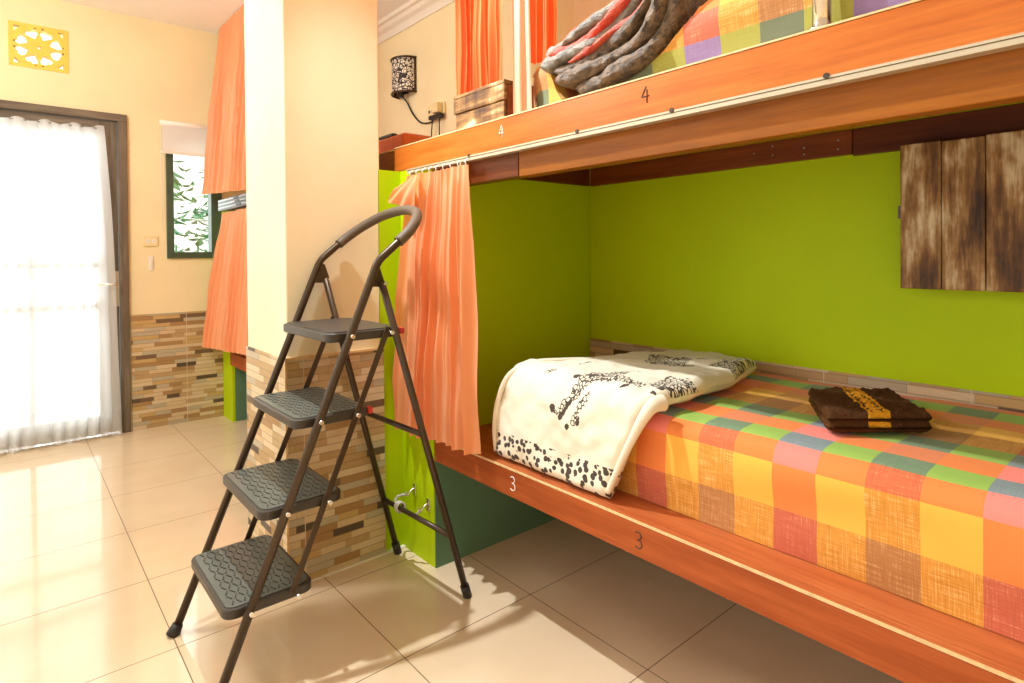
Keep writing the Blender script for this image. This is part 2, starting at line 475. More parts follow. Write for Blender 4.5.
# pillar
struct(MB().box(0.762, 1.138, 2.150, 2.6, 0.80, ZC), 'wall_pillar', M['pillar'], 0.006)
struct(MB().box(0.755, 1.144, 2.142, 2.6, 0.0, 0.82), 'trim_4', M['mosaic'])
struct(MB().box(0.750, 1.23, 2.134, 2.150, 0, 0.005), 'trim_5', M['white'])
struct(MB().box(0.752, 0.760, 2.139, 2.147, 0, 0.82), 'trim_6', M['trimline'])
struct(MB().box(0.753, 1.1445, 2.1385, 2.151, 0.818, 0.827), 'trim_8', M['trimline'])
# crown moulding on the wall behind the beds
cm = MB()
prof = [(0, 0), (0, -0.10), (-0.012, -0.10), (-0.018, -0.08), (-0.03, -0.06), (-0.055, -0.045), (-0.07, -0.025), (-0.09, -0.02), (-0.10, 0)]
cm.prism(prof, lambda a, b: (XB + 0.001 + a, 1.97, ZC + b), (0, YD - 1.97, 0))
struct(cm, 'trim_7', M['crown'])

# ------------------------------------------------------------------ glazed door with its weathered frame
d = bpy.data.objects.new('door_1', None); COL.objects.link(d); d.location = (0.11, YD, 0); d['kind'] = 'structure'
fr = MB()
fr.box(DX0, DX0 + 0.055, YD - 0.03, YD + 0.10, 0, DZ); fr.box(DX1 - 0.05, DX1, YD - 0.03, YD + 0.10, 0, DZ)
fr.build('door_frame', M['doorwood'], d, bevel=0.006)
MB().box(DX0, DX1, YD - 0.032, YD + 0.10, DZ - 0.05, DZ).build('frame_head', M['doorhead'], d, bevel=0.006)
lf = MB()
lx0, lx1 = DX0 + 0.06, DX1 - 0.055
lf.box(lx0, lx0 + 0.11, YD + 0.0, YD + 0.04, 0.01, DZ - 0.055); lf.box(lx1 - 0.11, lx1, YD + 0.0, YD + 0.04, 0.01, DZ - 0.055)
lf.build('door_leaf', M['doorwood'], d, bevel=0.003)
ra = MB()
ra.box(lx0 + 0.11, lx1 - 0.11, YD + 0.002, YD + 0.038, DZ - 0.16, DZ - 0.055)
ra.box(lx0 + 0.11, lx1 - 0.11, YD + 0.002, YD + 0.038, 0.01, 0.13)
for zz in (1.125, 0.85): ra.box(lx0 + 0.11, lx1 - 0.11, YD + 0.008, YD + 0.034, zz, zz + 0.035)
ra.box(0.10, 0.13, YD + 0.008, YD + 0.034, 0.13, DZ - 0.16)
ra.build('door_rail', M['doorhead'], d)
MB().box(lx0 + 0.105, lx1 - 0.105, YD + 0.018, YD + 0.024, 0.125, DZ - 0.155).build('glass_pane', M['glass'], d)
h = MB().prism(rrect(0.548, 0.582, 0.86, 1.10, 0.008), lambda a, b: (a, YD - 0.001, b), (0, -0.008, 0)).build('handle_plate', M['alu'], d)
hl = MB(); hl.tube(round_path([(0.565, YD - 0.008, 1.015), (0.565, YD - 0.10, 1.015), (0.45, YD - 0.10, 1.015)], 0.02), 0.009, 12)
hl.build('door_handle', M['chrome'], d, True)

# sheer curtain on the door
def door_curtain(u, v):
    # u across (0 left..1 right), v 0 top..1 bottom
    zt, zb = 2.055 + 0.010 * math.sin(u * 40), 0.012 + 0.012 * math.sin(u * 23 + 1)
    z = zt + (zb - zt) * v
    xr = 0.500 + 0.085 * min(1, v * 1.1) + 0.012 * math.sin(v * 5); xl = -0.40
    x = xl + (xr - xl) * u
    amp = 0.010 + 0.016 * v
    ph = u * 2 * PI * 15 + 0.8 * math.sin(u * 17) + 0.5 * math.sin(v * 4 + u * 9)
    y = YD - 0.062 + amp * math.sin(ph) * (0.7 + 0.3 * math.sin(u * 31))
    return (x + 0.006 * math.cos(ph), y, z)
dc = thing('door_curtain', 'sheer white curtain hanging from top to floor over the glazed door', 'curtain', (0.08, YD - 0.06, 0))
grid('curtain_cloth', door_curtain, 240, 40, M['sheer'], dc)
MB().tube([(-0.40, YD - 0.058, 2.05), (0.50, YD - 0.058, 2.045)], 0.004, 8).build('curtain_wire', M['grey'], dc, True)

# ------------------------------------------------------------------ vent block with flower cut-outs
def holes_plate(name, outer, holes, mapf, depth, mat, parent=None):
    cu = bpy.data.curves.new(name, 'CURVE'); cu.dimensions = '2D'; cu.fill_mode = 'BOTH'; cu.extrude = depth / 2
    for poly in [outer] + holes:
        sp = cu.splines.new('POLY'); sp.points.add(len(poly) - 1); sp.use_cyclic_u = True
        for p, q in zip(sp.points, poly): p.co = (q[0], q[1], 0, 1)
    tmp = bpy.data.objects.new(name, cu); COL.objects.link(tmp)
    dg = bpy.context.evaluated_depsgraph_get(); dg.update()
    me = bpy.data.meshes.new_from_object(tmp.evaluated_get(dg))
    bpy.data.objects.remove(tmp)
    for v in me.vertices: v.co = Vector(mapf(*v.co))
    me.materials.clear(); me.materials.append(mat); me.name = name
    o = bpy.data.objects.new(name, me); COL.objects.link(o)
    if parent: attach(o, parent)
    return o
vw, vh = VX1 - VX0, VZ1 - VZ0
holes = []
for k in range(8):
    a0 = k * 45 + 22.5; pet = []
    for (r, da) in ((0.046, 0), (0.060, -11), (0.078, -18), (0.094, -15), (0.100, -6), (0.094, 0), (0.100, 6), (0.094, 15), (0.078, 18), (0.060, 11)):
        a = math.radians(a0 + da); a = math.radians(a0 + da * 1.12); r = min(0.112, r * 1.12); pet.append((r * math.cos(a) * 1.08, r * math.sin(a)))
    holes.append(pet)
circ = lambda cx, cy, r, n=10: [(cx + r * math.cos(2 * PI * i / n), cy + r * math.sin(2 * PI * i / n)) for i in range(n)]
holes.append(circ(0, 0, 0.011))
for sx in (-1, 1):
    for sy in (-1, 1):
        holes.append([(sx * 0.125, sy * 0.115), (sx * 0.092, sy * 0.115), (sx * 0.104, sy * 0.100), (sx * 0.122, sy * 0.082)])
    for q in (-0.018, 0.018):
        holes.append(circ(sx * 0.122, q, 0.006, 8)); holes.append(circ(q, sx * 0.116, 0.006, 8))
outer = [(-vw / 2, -vh / 2), (vw / 2, -vh / 2), (vw / 2, vh / 2), (-vw / 2, vh / 2)]
vb = holes_plate('vent_block', outer, holes, lambda x, y, z: ((VX0 + VX1) / 2 + x, YD + 0.02 + z, (VZ0 + VZ1) / 2 + y), 0.05, M['vent'])
tag(vb, 'yellow vent block with flower cut-outs set high in the wall above the door', 'vent')

# ------------------------------------------------------------------ window with a rolled-up blind
wn = bpy.data.objects.new('window_1', None); COL.objects.link(wn); wn.location = (1.05, YD, WZ0); wn['kind'] = 'structure'
f = MB(); b = 0.045
f.box(WX0, WX0 + b, YD - 0.02, YD + 0.08, WZ0, WZ1); f.box(WX1 - 0.075, WX1, YD - 0.02, YD + 0.08, WZ0, WZ1)
f.box(WX0 + b, WX1 - 0.075, YD - 0.018, YD + 0.078, WZ0, WZ0 + b); f.box(WX0 + b, WX1 - 0.075, YD - 0.018, YD + 0.078, WZ1 - b, WZ1)
f.build('window_frame', M['winwood'], wn, bevel=0.004)
MB().box(WX0 + 0.04, WX1 - 0.07, YD + 0.03, YD + 0.035, WZ0 + 0.04, WZ1 - 0.04).build('window_pane', M['glass'], wn)
bl = thing('roller_blind', 'white roller blind rolled up above the narrow window', 'blind', (1.0, YD - 0.05, 2.13))
MB().cyl((0.83, YD - 0.045, 2.135), (1.27, YD - 0.045, 2.135), 0.020).build('roller_tube', M['white'], bl, True)
MB().box(0.842, 1.26, YD - 0.060, YD - 0.057, 1.935, 2.135).build('blind_fabric', M['blind'], bl)
MB().box(0.835, 1.265, YD - 0.066, YD - 0.05, 1.920, 1.940).build('bottom_bar', M['white'], bl, bevel=0.003)
MB().tube([(0.835, YD - 0.05, 2.12), (0.832, YD - 0.045, 1.75), (0.84, YD - 0.04, 1.37), (0.85, YD - 0.045, 1.75), (0.845, YD - 0.05, 2.12)], 0.0018, 6).build('pull_chain', M['white'], bl, True)

# shrub outside the window
lv = MB()
for k in range(1500):
    c = Vector((random.uniform(0.7, 2.6), random.uniform(5.5, 6.8), random.uniform(0.4, 1.0) + random.random() ** 2 * 1.2))
    a = random.uniform(0, 2 * PI); dr = Vector((math.cos(a), math.sin(a), random.uniform(-0.7, 0.5))).normalized()
    sd = dr.cross(Vector((random.uniform(-.3, .3), random.uniform(-.3, .3), 1))).normalized(); L = random.uniform(0.10, 0.24); wd = L * 0.16
    b0 = len(lv.v); nn = dr.cross(sd) * 0.012
    lv.v += [tuple(c), tuple(c + dr * L * .5 + sd * wd + nn), tuple(c + dr * L), tuple(c + dr * L * .5 - sd * wd + nn)]
    lv.f.append((b0, b0 + 1, b0 + 2, b0 + 3))
lo = lv.build('foliage', M['leaf']); 
sh = thing('shrub', 'green leafy shrub growing outside behind the narrow window', 'shrub', (1.6, 6.1, 0))
attach(lo, sh)
st = MB()
for k in range(9):
    x = 0.9 + k * 0.18; st.tube(smooth_path([(x, 6.0, -0.1), (x + 0.05, 6.05, 0.6), (x + 0.1, 6.1, 1.3)], 4), 0.008, 6)
st.build('stem', M['leaf'], sh, True)

# sockets on the door wall
def socket(x, z, w, hgt, label, loc_y=YD, name='wall_socket'):
    s = thing(name, label, 'socket', (x, loc_y, z))
    MB().prism(rrect(x - w / 2, x + w / 2, z - hgt / 2, z + hgt / 2, 0.006, 3), lambda a, b: (a, loc_y - 0.001, b), (0, -0.009, 0)).build('cover_plate', M['cream'], s, bevel=0.002)
    return s
s = socket(0.772, 1.305, 0.092, 0.072, 'cream double wall socket between the door and the narrow window')
for q in (-0.02, 0.02):
    m = MB()
    m.cyl((0.772 + q, YD - 0.0095, 1.305), (0.772 + q, YD - 0.0115, 1.305), 0.015, 16); m.build('socket_face', M['white'], s)
    m = MB()
    for e in (-0.005, 0.005): m.cyl((0.772 + q + e, YD - 0.0113, 1.305), (0.772 + q + e, YD - 0.0121, 1.305), 0.0022, 8)
    m.build('socket_hole', M['black'], s)
s = thing('light_switch', 'small white switch on the wall below the double socket', 'switch', (0.772, YD, 1.15))
MB().box(0.757, 0.787, YD - 0.010, YD - 0.001, 1.10, 1.20).build('cover_plate', M['white'], s, bevel=0.003)
MB().box(0.764, 0.780, YD - 0.015, YD - 0.009, 1.13, 1.17).build('rocker', M['white'], s, bevel=0.003)

# ------------------------------------------------------------------ curtains
def curtain(name, label, mat, top, bot, zt, zb, folds, amp, n=220, rows=44, nrm=(-1, 0, 0), seed=0, group=None, hem=None, flare=1.0):
    nr = Vector(nrm)
    def fn(u, v):
        t0, t1 = Vector(top[0]), Vector(top[1]); b0, b1 = Vector(bot[0]), Vector(bot[1])
        e = v ** flare
        p = (t0.lerp(t1, u)).lerp(b0.lerp(b1, u), e)
        z_b = zb + 0.006 * math.sin(u * 31 + seed)
        if hem: z_b = zb + hem * (u - 0.5)
        z = zt + (z_b - zt) * v
        ph = u * 2 * PI * folds + 1.3 * math.sin(u * 9 + seed) + 0.9 * math.sin(v * 3.1 + u * 7 + seed)
        am = amp * (0.35 + 0.65 * min(1, v * 2.2)) * (0.75 + 0.35 * math.sin(u * 13 + seed * 2))
        if v < 0.05: am = amp * 0.3
        a = am * math.sin(ph) + am * 0.25 * math.sin(2.7 * ph + v * 6)
        w = noise.noise(Vector((u * 4, v * 5, seed))) * amp * 0.5
        tdir = (t1 - t0).normalized()
        q = p + nr * (a + w) + tdir * (am * 0.35 * math.cos(ph))
        return (q.x, q.y, z)
    base = (Vector(bot[0]) + Vector(bot[1])) / 2
    t = thing(name, label, 'curtain', (base.x, base.y, zb), group)
    grid('curtain_cloth', fn, n, rows, mat, t)
    return t

# curtain drawn aside at the end of the lower bed
XT = 1.200
lc = curtain('bed_curtain', 'salmon orange curtain bunched at the end of the lower bed beside the step ladder', M['curtain'],
             ((XT, 2.035, 0), (XT, 1.640, 0)), ((XT - 0.012, 2.120, 0), (XT - 0.020, 1.578, 0)), 1.500, 0.512, 9, 0.026, seed=1.3, hem=0.03, flare=0.8)
for k in range(9):
    hd = MB(); y = 2.02 - k * 0.046
    hd.tube([(XT, y, 1.495), (XT, y + 0.004, 1.512), (XT + 0.012, y, 1.521)], 0.0022, 6)
    hd.build('curtain_hook', M['white'], lc, True)
# flipped-over top corner
def flap(u, v):
    p = Vector((XT - 0.024, 2.03, 1.47)).lerp(Vector((XT - 0.030, 1.90, 1.50)), u)
    q = Vector((XT - 0.045, 2.13, 1.405)).lerp(Vector((XT - 0.040, 1.93, 1.36)), u)
    r = p.lerp(q, v); r.x -= 0.012 * math.sin(v * PI) + 0.006 * math.sin(u * 14 + v * 5)
    return r
grid('flipped_corner', flap, 24, 16, M['curtain'], lc)

# upper bunk curtains, hung from the ceiling
curtain('bed_curtain', 'deep orange curtain hanging on the upper bunk behind the wooden crate', M['curtain_deep'],
        ((1.40, 1.985, 0), (1.40, 1.700, 0)), ((1.40, 1.985, 0), (1.40, 1.700, 0)), ZC - 0.01, 1.645, 8, 0.018, seed=2.1)
pc = curtain('bed_curtain', 'pale peach curtain edge hanging on the upper bunk between the crate and the folded quilt', M['curtain_pale'],
        ((1.262, 1.475, 0), (1.262, 1.405, 0)), ((1.262, 1.468, 0), (1.262, 1.392, 0)), ZC - 0.01, 1.642, 2, 0.008, seed=0.4)
curtain('bed_curtain', 'bright orange curtain hanging behind the head of the folded grey quilt', M['curtain_deep'],
        ((1.40, 1.548, 0), (1.40, 1.425, 0)), ((1.40, 1.548, 0), (1.40, 1.425, 0)), ZC - 0.01, 1.85, 5, 0.012, seed=3.7)

# far bunk curtains
curtain('bed_curtain', 'upper salmon curtain hanging from the ceiling over the far bunk beside the pillar', M['curtain'],
        ((1.205, 4.70, 0), (1.205, 3.90, 0)), ((1.09, 4.74, 0), (1.165, 3.90, 0)), 2.845, 1.63, 13, 0.022, seed=5.0, hem=-0.03, flare=0.9)
curtain('bed_curtain', 'lower salmon curtain flaring out below the grey track of the far bunk', M['curtain'],
        ((1.19, 4.62, 0), (1.19, 3.90, 0)), ((1.085, 4.74, 0), (1.16, 3.90, 0)), 1.505, 0.555, 13, 0.020, seed=6.2, hem=0.03, flare=0.9)

# ------------------------------------------------------------------ bunk platforms
def stroke(pts, r, mat, parent, name='painted_number'):
    m = MB()
    for p in pts: m.tube(smooth_path(p, 5) if len(p) > 2 else p, r, 6, flat=1.0)
    return m.build(name, mat, parent, True)
M['chalk'] = plain('chalk white paint', srgb(240, 232, 220), 0.7)
M['pencil'] = plain('dark marker', srgb(70, 45, 35), 0.7)
YE = -0.75
lb = thing('bed_platform', 'lower bunk platform with red brown front board marked 3, under the checked mattress', 'bed frame', (1.6, 0.6, 0.41))
MB().box(1.230, 1.252, YE, 1.911, 0.410, 0.496).build('front_board', M['red_wood'], lb, bevel=0.002)
MB().box(1.2290, 1.2345, YE, 1.911, 0.4965, 0.5015).build('edge_band', M['trimline'], lb)
MB().box(1.2350, 1.256, YE, 1.911, 0.4965, 0.5020).build('deck_lip', M['ledge_wood'], lb)
MB().box(1.257, XB - 0.021, YE, 1.911, 0.484, 0.5025).build('deck', M['ledge_wood'], lb)
XS = 1.2295
def three(yc, zc, hgt, mat, parent):
    w = hgt * 0.55; P = lambda a, b: (XS, yc - a * w, zc + b * hgt)
    stroke([[P(-.4, .42), P(.1, .5), P(.45, .28), P(.1, .04), P(-.1, .02)], [P(-.1, .02), P(.4, -.05), P(.5, -.3), P(.1, -.5), P(-.4, -.42)]], 0.0016, mat, parent)
def four(yc, zc, hgt, mat, parent):
    w = hgt * 0.55; P = lambda a, b: (XS, yc - a * w, zc + b * hgt)
    stroke([[P(.1, .5), P(-.5, -.1)], [P(-.5, -.1), P(.5, -.1)], [P(.2, .3), P(.2, -.5)]], 0.0015, mat, parent)
three(1.455, 0.456, 0.044, M['chalk'], lb); three(0.957, 0.454, 0.042, M['pencil'], lb)

ub = thing('bed_platform', 'upper bunk platform with orange front board marked 4, above the lime green wall', 'bed frame', (1.6, 0.6, 1.44))
MB().box(1.230, 1.255, YE, 2.195, 1.5340, 1.631).build('front_board', M['orange_wood'], ub, bevel=0.002)
MB().box(1.2285, 1.258, YE, 2.195, 1.6315, 1.6355).build('edge_band', M['trimline'], ub)
MB().box(1.232, 1.256, 2.197, 2.56, 1.5345, 1.625).build('end_board', M['mid_wood'], ub, bevel=0.002)
MB().box(1.230, 1.258, 2.197, 2.56, 1.6255, 1.6315).build('end_edge_band', M['trimline'], ub)
tr = MB(); tr.box(1.218, 1.246, YE, 2.08, 1.5280, 1.5330); tr.box(1.2195, 1.246, YE, 2.08, 1.5165, 1.5265)
tr.build('curtain_track', M['alu'], ub)
MB().box(1.224, 1.245, YE, 2.08, 1.5262, 1.5282).build('track_groove', M['dark'], ub)
for yy in (0.84, 0.487, 1.15, 1.66):
    MB().cyl((1.216, yy, 1.533), (1.221, yy, 1.533), 0.006, 10).build('track_screw', M['bronze'], ub, True)
for yy in (1.70, 2.04):
    MB().box(1.212, 1.240, yy, yy + 0.006, 1.487, 1.5164).build('track_bracket', M['alu'], ub)
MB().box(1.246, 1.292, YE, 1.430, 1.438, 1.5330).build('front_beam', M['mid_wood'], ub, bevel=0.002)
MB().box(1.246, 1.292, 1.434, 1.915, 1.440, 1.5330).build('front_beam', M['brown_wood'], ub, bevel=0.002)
MB().box(1.294, XB - 0.07, YE, 1.911, 1.590, 1.606).build('deck', M['brown_wood'], ub)
MB().box(1.294, 1.70, 1.895, 1.9155, 1.510, 1.588).build('ledger', M['ledger_wood'], ub, bevel=0.001)
MB().box(1.706, XB - 0.035, 1.895, 1.9155, 1.510, 1.588).build('ledger', M['brown_wood'], ub, bevel=0.001)
lg = MB().box(XB - 0.034, XB - 0.0135, 0.76, 1.894, 1.508, 1.589).build('back_ledger', M['ledger_wood'], ub, bevel=0.001)
for yy, zz in ((0.80, 1.558), (0.80, 1.528), (0.91, 1.548), (0.91, 1.526), (1.02, 1.57), (1.02, 1.538), (1.09, 1.553)):
    MB().cyl((XB - 0.037, yy, zz), (XB - 0.034, yy, zz), 0.0035, 8).build('screw', M['steel'], lg, True)
MB().box(XB - 0.030, XB - 0.0135, YE, 0.757, 1.502, 1.589).build('back_ledger', M['brown_wood'], ub, bevel=0.001)
four(1.496, 1.590, 0.042, M['chalk'], ub); four(0.925, 1.590, 0.042, M['pencil'], ub)

# chrome guard post on the upper front board
gp = thing('guard_post', 'chrome tubular post standing on the upper front board', 'post', (1.262, 0.513, 1.6355))
MB().cyl((1.262, 0.513, 1.640), (1.262, 0.513, 2.05), 0.0175, 20).build('post_tube', M['chrome'], gp, True)
MB().cyl((1.262, 0.513, 1.6357), (1.262, 0.513, 1.6415), 0.028, 20).build('base_flange', M['chrome'], gp, True)

# far bunk
fb = thing('bed_platform', 'far bunk platform with reddish board seen between the far curtain and the pillar', 'bed frame', (1.6, 3.6, 0.41))
MB().box(1.225, 1.25, 2.62, 4.60, 0.410, 0.500).build('front_board', M['red_wood'], fb, bevel=0.002)
MB().box(1.252, XB - 0.01, 2.62, 4.57, 0.480, 0.498).build('deck', M['ledge_wood'], fb)
MB().box(1.23, 1.25, 2.62, 4.60, 1.533, 1.62).build('upper_board', M['red_wood'], fb, bevel=0.002)
MB().box(1.252, XB - 0.01, 2.62, 4.57, 1.58, 1.60).build('upper_deck', M['brown_wood'], fb)
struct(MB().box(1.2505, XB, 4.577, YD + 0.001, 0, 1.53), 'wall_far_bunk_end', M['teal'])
struct(MB().box(1.232, 1.2504, 4.575, YD + 0.001, 0, 1.53), 'wall_far_bunk_post', M['green'])
ct = thing('curtain_track', 'grey metal curtain track between the two far salmon curtains', 'curtain track', (1.19, 4.3, 1.55))
MB().box(1.172, 1.224, 3.9, 4.66, 1.520, 1.600).build('track_body', M['track'], ct, bevel=0.004)
for k, zz in enumerate((1.537, 1.562, 1.587)):
    MB().box(1.168, 1.172, 3.9, 4.64, zz - 0.005, zz + 0.005).build('track_slot', M['grey'], ct)
    MB().box(1.166, 1.1685, 4.1 + k * 0.03, 4.2 + k * 0.03, zz - 0.007, zz + 0.007).build('track_stop', M['black'], ct)

# ------------------------------------------------------------------ mattresses in their woven check covers
C = {k: srgb(*v) for k, v in dict(orange=(236, 130, 60), yellow=(240, 178, 66), ochre=(218, 148, 52), red=(200, 100, 70), brown=(182, 122, 66),
     pink=(244, 132, 120), rust=(208, 104, 62), green=(148, 184, 78), teal=(112, 138, 106), slate=(126, 142, 146), salmon=(226, 128, 80),
     olive=(166, 160, 64), lilac=(150, 120, 160), dark=(110, 116, 84), dochre=(190, 132, 50)).items()}
ROWS = {'B': ['orange', 'yellow', 'ochre', 'yellow'], 'C': ['pink', 'orange', 'rust', 'orange'], 'D': ['slate', 'green', 'teal', 'green'],
        'E': ['pink', 'orange', 'salmon', 'orange'], 'F': ['slate', 'green', 'teal', 'green'], 'G': ['red', 'ochre', 'brown', 'ochre']}
STR = {'ochre': 1.0, 'brown': 0.8, 'red': 0.7, 'rust': 0.7, 'teal': 0.6, 'orange': 0.25, 'yellow': 0.05, 'pink': 0.25, 'green': 0.4, 'slate': 0.6, 'salmon': 0.5, 'lilac': 0.6, 'olive': 0.5}
def mattress(name, label, rowpts, rowtypes, ys, y_first, cell, phase, sub=5, wr=0.004, group=None, seed=0, sub_row=6, sag=None, over=None, clamp=None):
    """rowpts: (x,z) boundaries; rowtypes per interval; ys: (ymin,ymax)"""
    # fine profile
    base = smooth_path([(p[0], 0, p[1]) for p in rowpts], sub_row)
    prof = [(p.x, p.z) for p in base]
    rows_of = [i // sub_row for i in range(len(prof) - 1)]
    ncol = int(round((ys[1] - ys[0]) / cell * sub))
    dy = cell / sub
    ylist = [y_first + i * dy for i in range(int((ys[0] - y_first) / dy) - 1, int((ys[1] - y_first) / dy) + 1)]
    ylist = [y for y in ylist if ys[0] < y < ys[1]]
    kcol = [math.floor((y + dy / 2 - y_first) / cell) for y in ylist]
    V = []; F = []; cols = []; strs = []; UV = []
    n = len(prof); cx = (prof[0][0] + prof[-1][0]) / 2
    for y in ylist:
        edge = max(0, 1 - (ys[1] - y) / 0.05); k = 1 - 0.0 * edge
        for i, (x, z) in enumerate(prof):
            nx = noise.noise(Vector((y * 3.1, z * 9, seed + x * 2))) * wr + 0.5 * wr * math.sin(y * 9 + z * 40)
            side = i < 2 * sub_row + 2
            fx = x - (nx if side else 0) + edge * edge * 0.03 * (1 if side else 0)
            fz = z + (noise.noise(Vector((x * 5, y * 5, seed))) * wr if not side else 0) - edge * edge * 0.05 * (0 if side and i < sub_row else 1)
            if sag: fz += sag(y, fx) * (1 if i > sub_row else i / sub_row)
            if clamp: fz = min(fz, clamp(y))
            V.append((fx, y, fz))
    ns = len(ylist)
    acc = [0]
    for a, b_ in zip(prof, prof[1:]): acc.append(acc[-1] + math.hypot(b_[0] - a[0], b_[1] - a[1]))
    for j in range(ns - 1):
        for i in range(n - 1):
            F.append((j * n + i, j * n + i + 1, (j + 1) * n + i + 1, (j + 1) * n + i))
            rt = ROWS[rowtypes[rows_of[i]]]; c = rt[(kcol[j] + phase) % 4]
            if over: c = over.get(c, c)
            cols.append(C[c]); strs.append(STR.get(c, 0.4))
            UV.append([(acc[i], ylist[j]), (acc[i + 1], ylist[j]), (acc[i + 1], ylist[j + 1]), (acc[i], ylist[j + 1])])
    # ends and bottom
    nb = len(V)
    zb = prof[0][1]; xb = prof[-1][0]
    for j in (0, ns - 1): V.append((xb, ylist[j], zb))
    def cap(j, vi):
        F.append(tuple([j * n + i for i in range(n)] + [vi])); cols.append(C['orange']); strs.append(0.3); UV.append([(0, 0)] * (n + 1))
    cap(0, nb); cap(ns - 1, nb + 1)
    F.append((n - 1, nb, nb + 1, (ns - 1) * n + n - 1)); cols.append(C['orange']); strs.append(.3); UV.append([(0, 0)] * 4)
    F.append((0, nb, nb + 1, (ns - 1) * n)); cols.append(C['orange']); strs.append(.3); UV.append([(0, 0)] * 4)
    me = bpy.data.meshes.new(name); me.from_pydata(V, [], F); me.materials.append(M['sheet'])
    a = me.color_attributes.new('Col', 'FLOAT_COLOR', 'CORNER'); s_ = me.color_attributes.new('Str', 'FLOAT_COLOR', 'CORNER'); l = me.uv_layers.new(name='UVMap')
    k = 0
    for f_, c, st_, uvs in zip(F, cols, strs, UV):
        for q in range(len(f_)):
            a.data[k].color = (*c, 1); s_.data[k].color = (st_, st_, st_, 1); l.data[k].uv = uvs[q]; k += 1
    for p in me.polygons: p.use_smooth = len(p.vertices) == 4
    bm = bmesh.new(); bm.from_mesh(me); bmesh.ops.recalc_face_normals(bm, faces=bm.faces); bm.to_mesh(me); bm.free()
    o = bpy.data.objects.new(name, me); COL.objects.link(o)
    origin(o, (1.7, 0.6, prof[0][1]))
    return tag(o, label, 'mattress')
mattress('mattress', 'lower bunk mattress in orange, yellow and green woven check cover', 
    [(1.350, 0.504), (1.346, 0.601), (1.345, 0.706), (1.378, 0.748), (1.447, 0.755), (1.537, 0.756), (1.632, 0.756), (1.735, 0.757), (1.83, 0.757), (1.925, 0.757), (2.02, 0.757), (2.100, 0.750)],
    'GBCDEFGBEDE', (-0.45, 1.50), 0.27, 0.0975, 1, wr=0.005)
mattress('mattress', 'upper bunk mattress in orange and lilac woven check cover at the top of the picture',
    [(1.300, 1.607), (1.292, 1.706), (1.292, 1.775), (1.335, 1.825), (1.43, 1.83), (1.53, 1.83), (1.63, 1.83), (1.73, 1.83), (1.83, 1.83), (1.93, 1.83), (2.03, 1.82)],
    'DGBCDEFGBE', (-0.45, 1.43), 0.27, 0.0975, 3, wr=0.006, seed=4, over={'teal': 'dark', 'green': 'olive', 'slate': 'lilac'},
    clamp=lambda y: interp([(-9, 9), (0.78, 1.846), (0.82, 1.79), (0.87, 1.745), (0.92, 1.705), (0.98, 1.680), (1.10, 1.650), (1.20, 1.646), (1.29, 1.665), (1.315, 1.72), (1.34, 1.79), (9, 1.80)], y)[0])

# ------------------------------------------------------------------ folded cloth: swept slabs
def slab(name, centre, wdir, ylr, thick, N=120, K=64, mat=None, parent=None, e1=0.30, e2=0.75, puff=0.004, seed=0, msk=None, endr=0.04, nsc=9, wrk=0.4):
    """centre(s)->(point on centre line, normal); ylr(s)->(lo,hi) along wdir; closed superellipse section"""
    wd = Vector(wdir)
    P = [centre(i / N) for i in range(N + 1)]
    L = [0]
    for a, b_ in zip(P, P[1:]): L.append(L[-1] + (b_[0] - a[0]).length)
    tot = L[-1]
    sg = lambda x, e: math.copysign(abs(x) ** e, x)
    def sect(u, lo, hi, th):
        h = th / 2; st = max(0.001, (hi - lo) - th); arc = PI * h; per = 2 * (st + arc); d = (u % 1.0) * per
        if d < st: return lo + h + d, h, 1
        d -= st
        if d < arc: a = PI / 2 - d / h; return hi - h + h * math.cos(a), h * math.sin(a), (1 if a > 0 else -1)
        d -= arc
        if d < st: return hi - h - d, -h, -1
        d -= st
        a = -PI / 2 - d / h
        return lo + h + h * math.cos(a), h * math.sin(a), (1 if math.sin(a) > 0 else -1)
    def fn(u, v):
        i = min(N, int(round(v * N))); c, nn = P[i]; lo, hi = ylr(v); th = thick(v) if callable(thick) else thick
        d_ = min(L[i], tot - L[i]); k = 1.0
        if d_ < endr: k = math.sqrt(max(0.0, 1 - (1 - d_ / endr) ** 2)) * 0.97 + 0.03
        w, h_, sd_ = sect(u, lo, hi, th)
        p = c + wd * w + nn * h_ * k
        q = noise.noise(Vector((p.x * nsc, p.y * nsc, p.z * nsc + seed))) * puff + noise.noise(Vector((p.x * nsc * 3, p.y * nsc * 3, p.z * nsc * 3 + seed))) * puff * wrk
        return p + nn * q * (1 if sd_ > 0 else 0.4) * k + wd * (q * 0.5 * (0 if abs(h_) > th * 0.49 else 1))
    def uvf(u, v):
        i = min(N, int(round(v * N))); lo, hi = ylr(v); th = thick(v) if callable(thick) else thick
        w, h_, sd_ = sect(min(u, 0.99999), lo, hi, th)
        return (L[i], w + (0.5 if sd_ < 0 else 0))
    at = None
    if msk: at = {'Msk': lambda u, v: msk(*uvf(u, v))}
    return grid(name, fn, K, N, mat, parent, uvf=uvf, attrs=at, closed_u=True, caps=True)

def path_centre(pts, off=0.0, up=(0, 1, 0)):
    sp = smooth_path(pts, 12); Ls = [0]
    for a, b_ in zip(sp, sp[1:]): Ls.append(Ls[-1] + (b_ - a).length)
    U = Vector(up)
    def f(s):
        t = s * Ls[-1]; i = 0
        while i < len(sp) - 2 and Ls[i + 1] < t: i += 1
        k = (t - Ls[i]) / max(1e-9, Ls[i + 1] - Ls[i]); p = sp[i].lerp(sp[i + 1], min(1, max(0, k)))
        i0, i1 = max(0, i - 4), min(len(sp) - 1, i + 5)
        T_ = (sp[i1] - sp[i0]).normalized(); nn = T_.cross(U).normalized()
        if nn.z < -0.2 or (abs(nn.z) <= 0.2 and nn.x > 0): nn = -nn
        return (p + nn * off, nn)
    return f

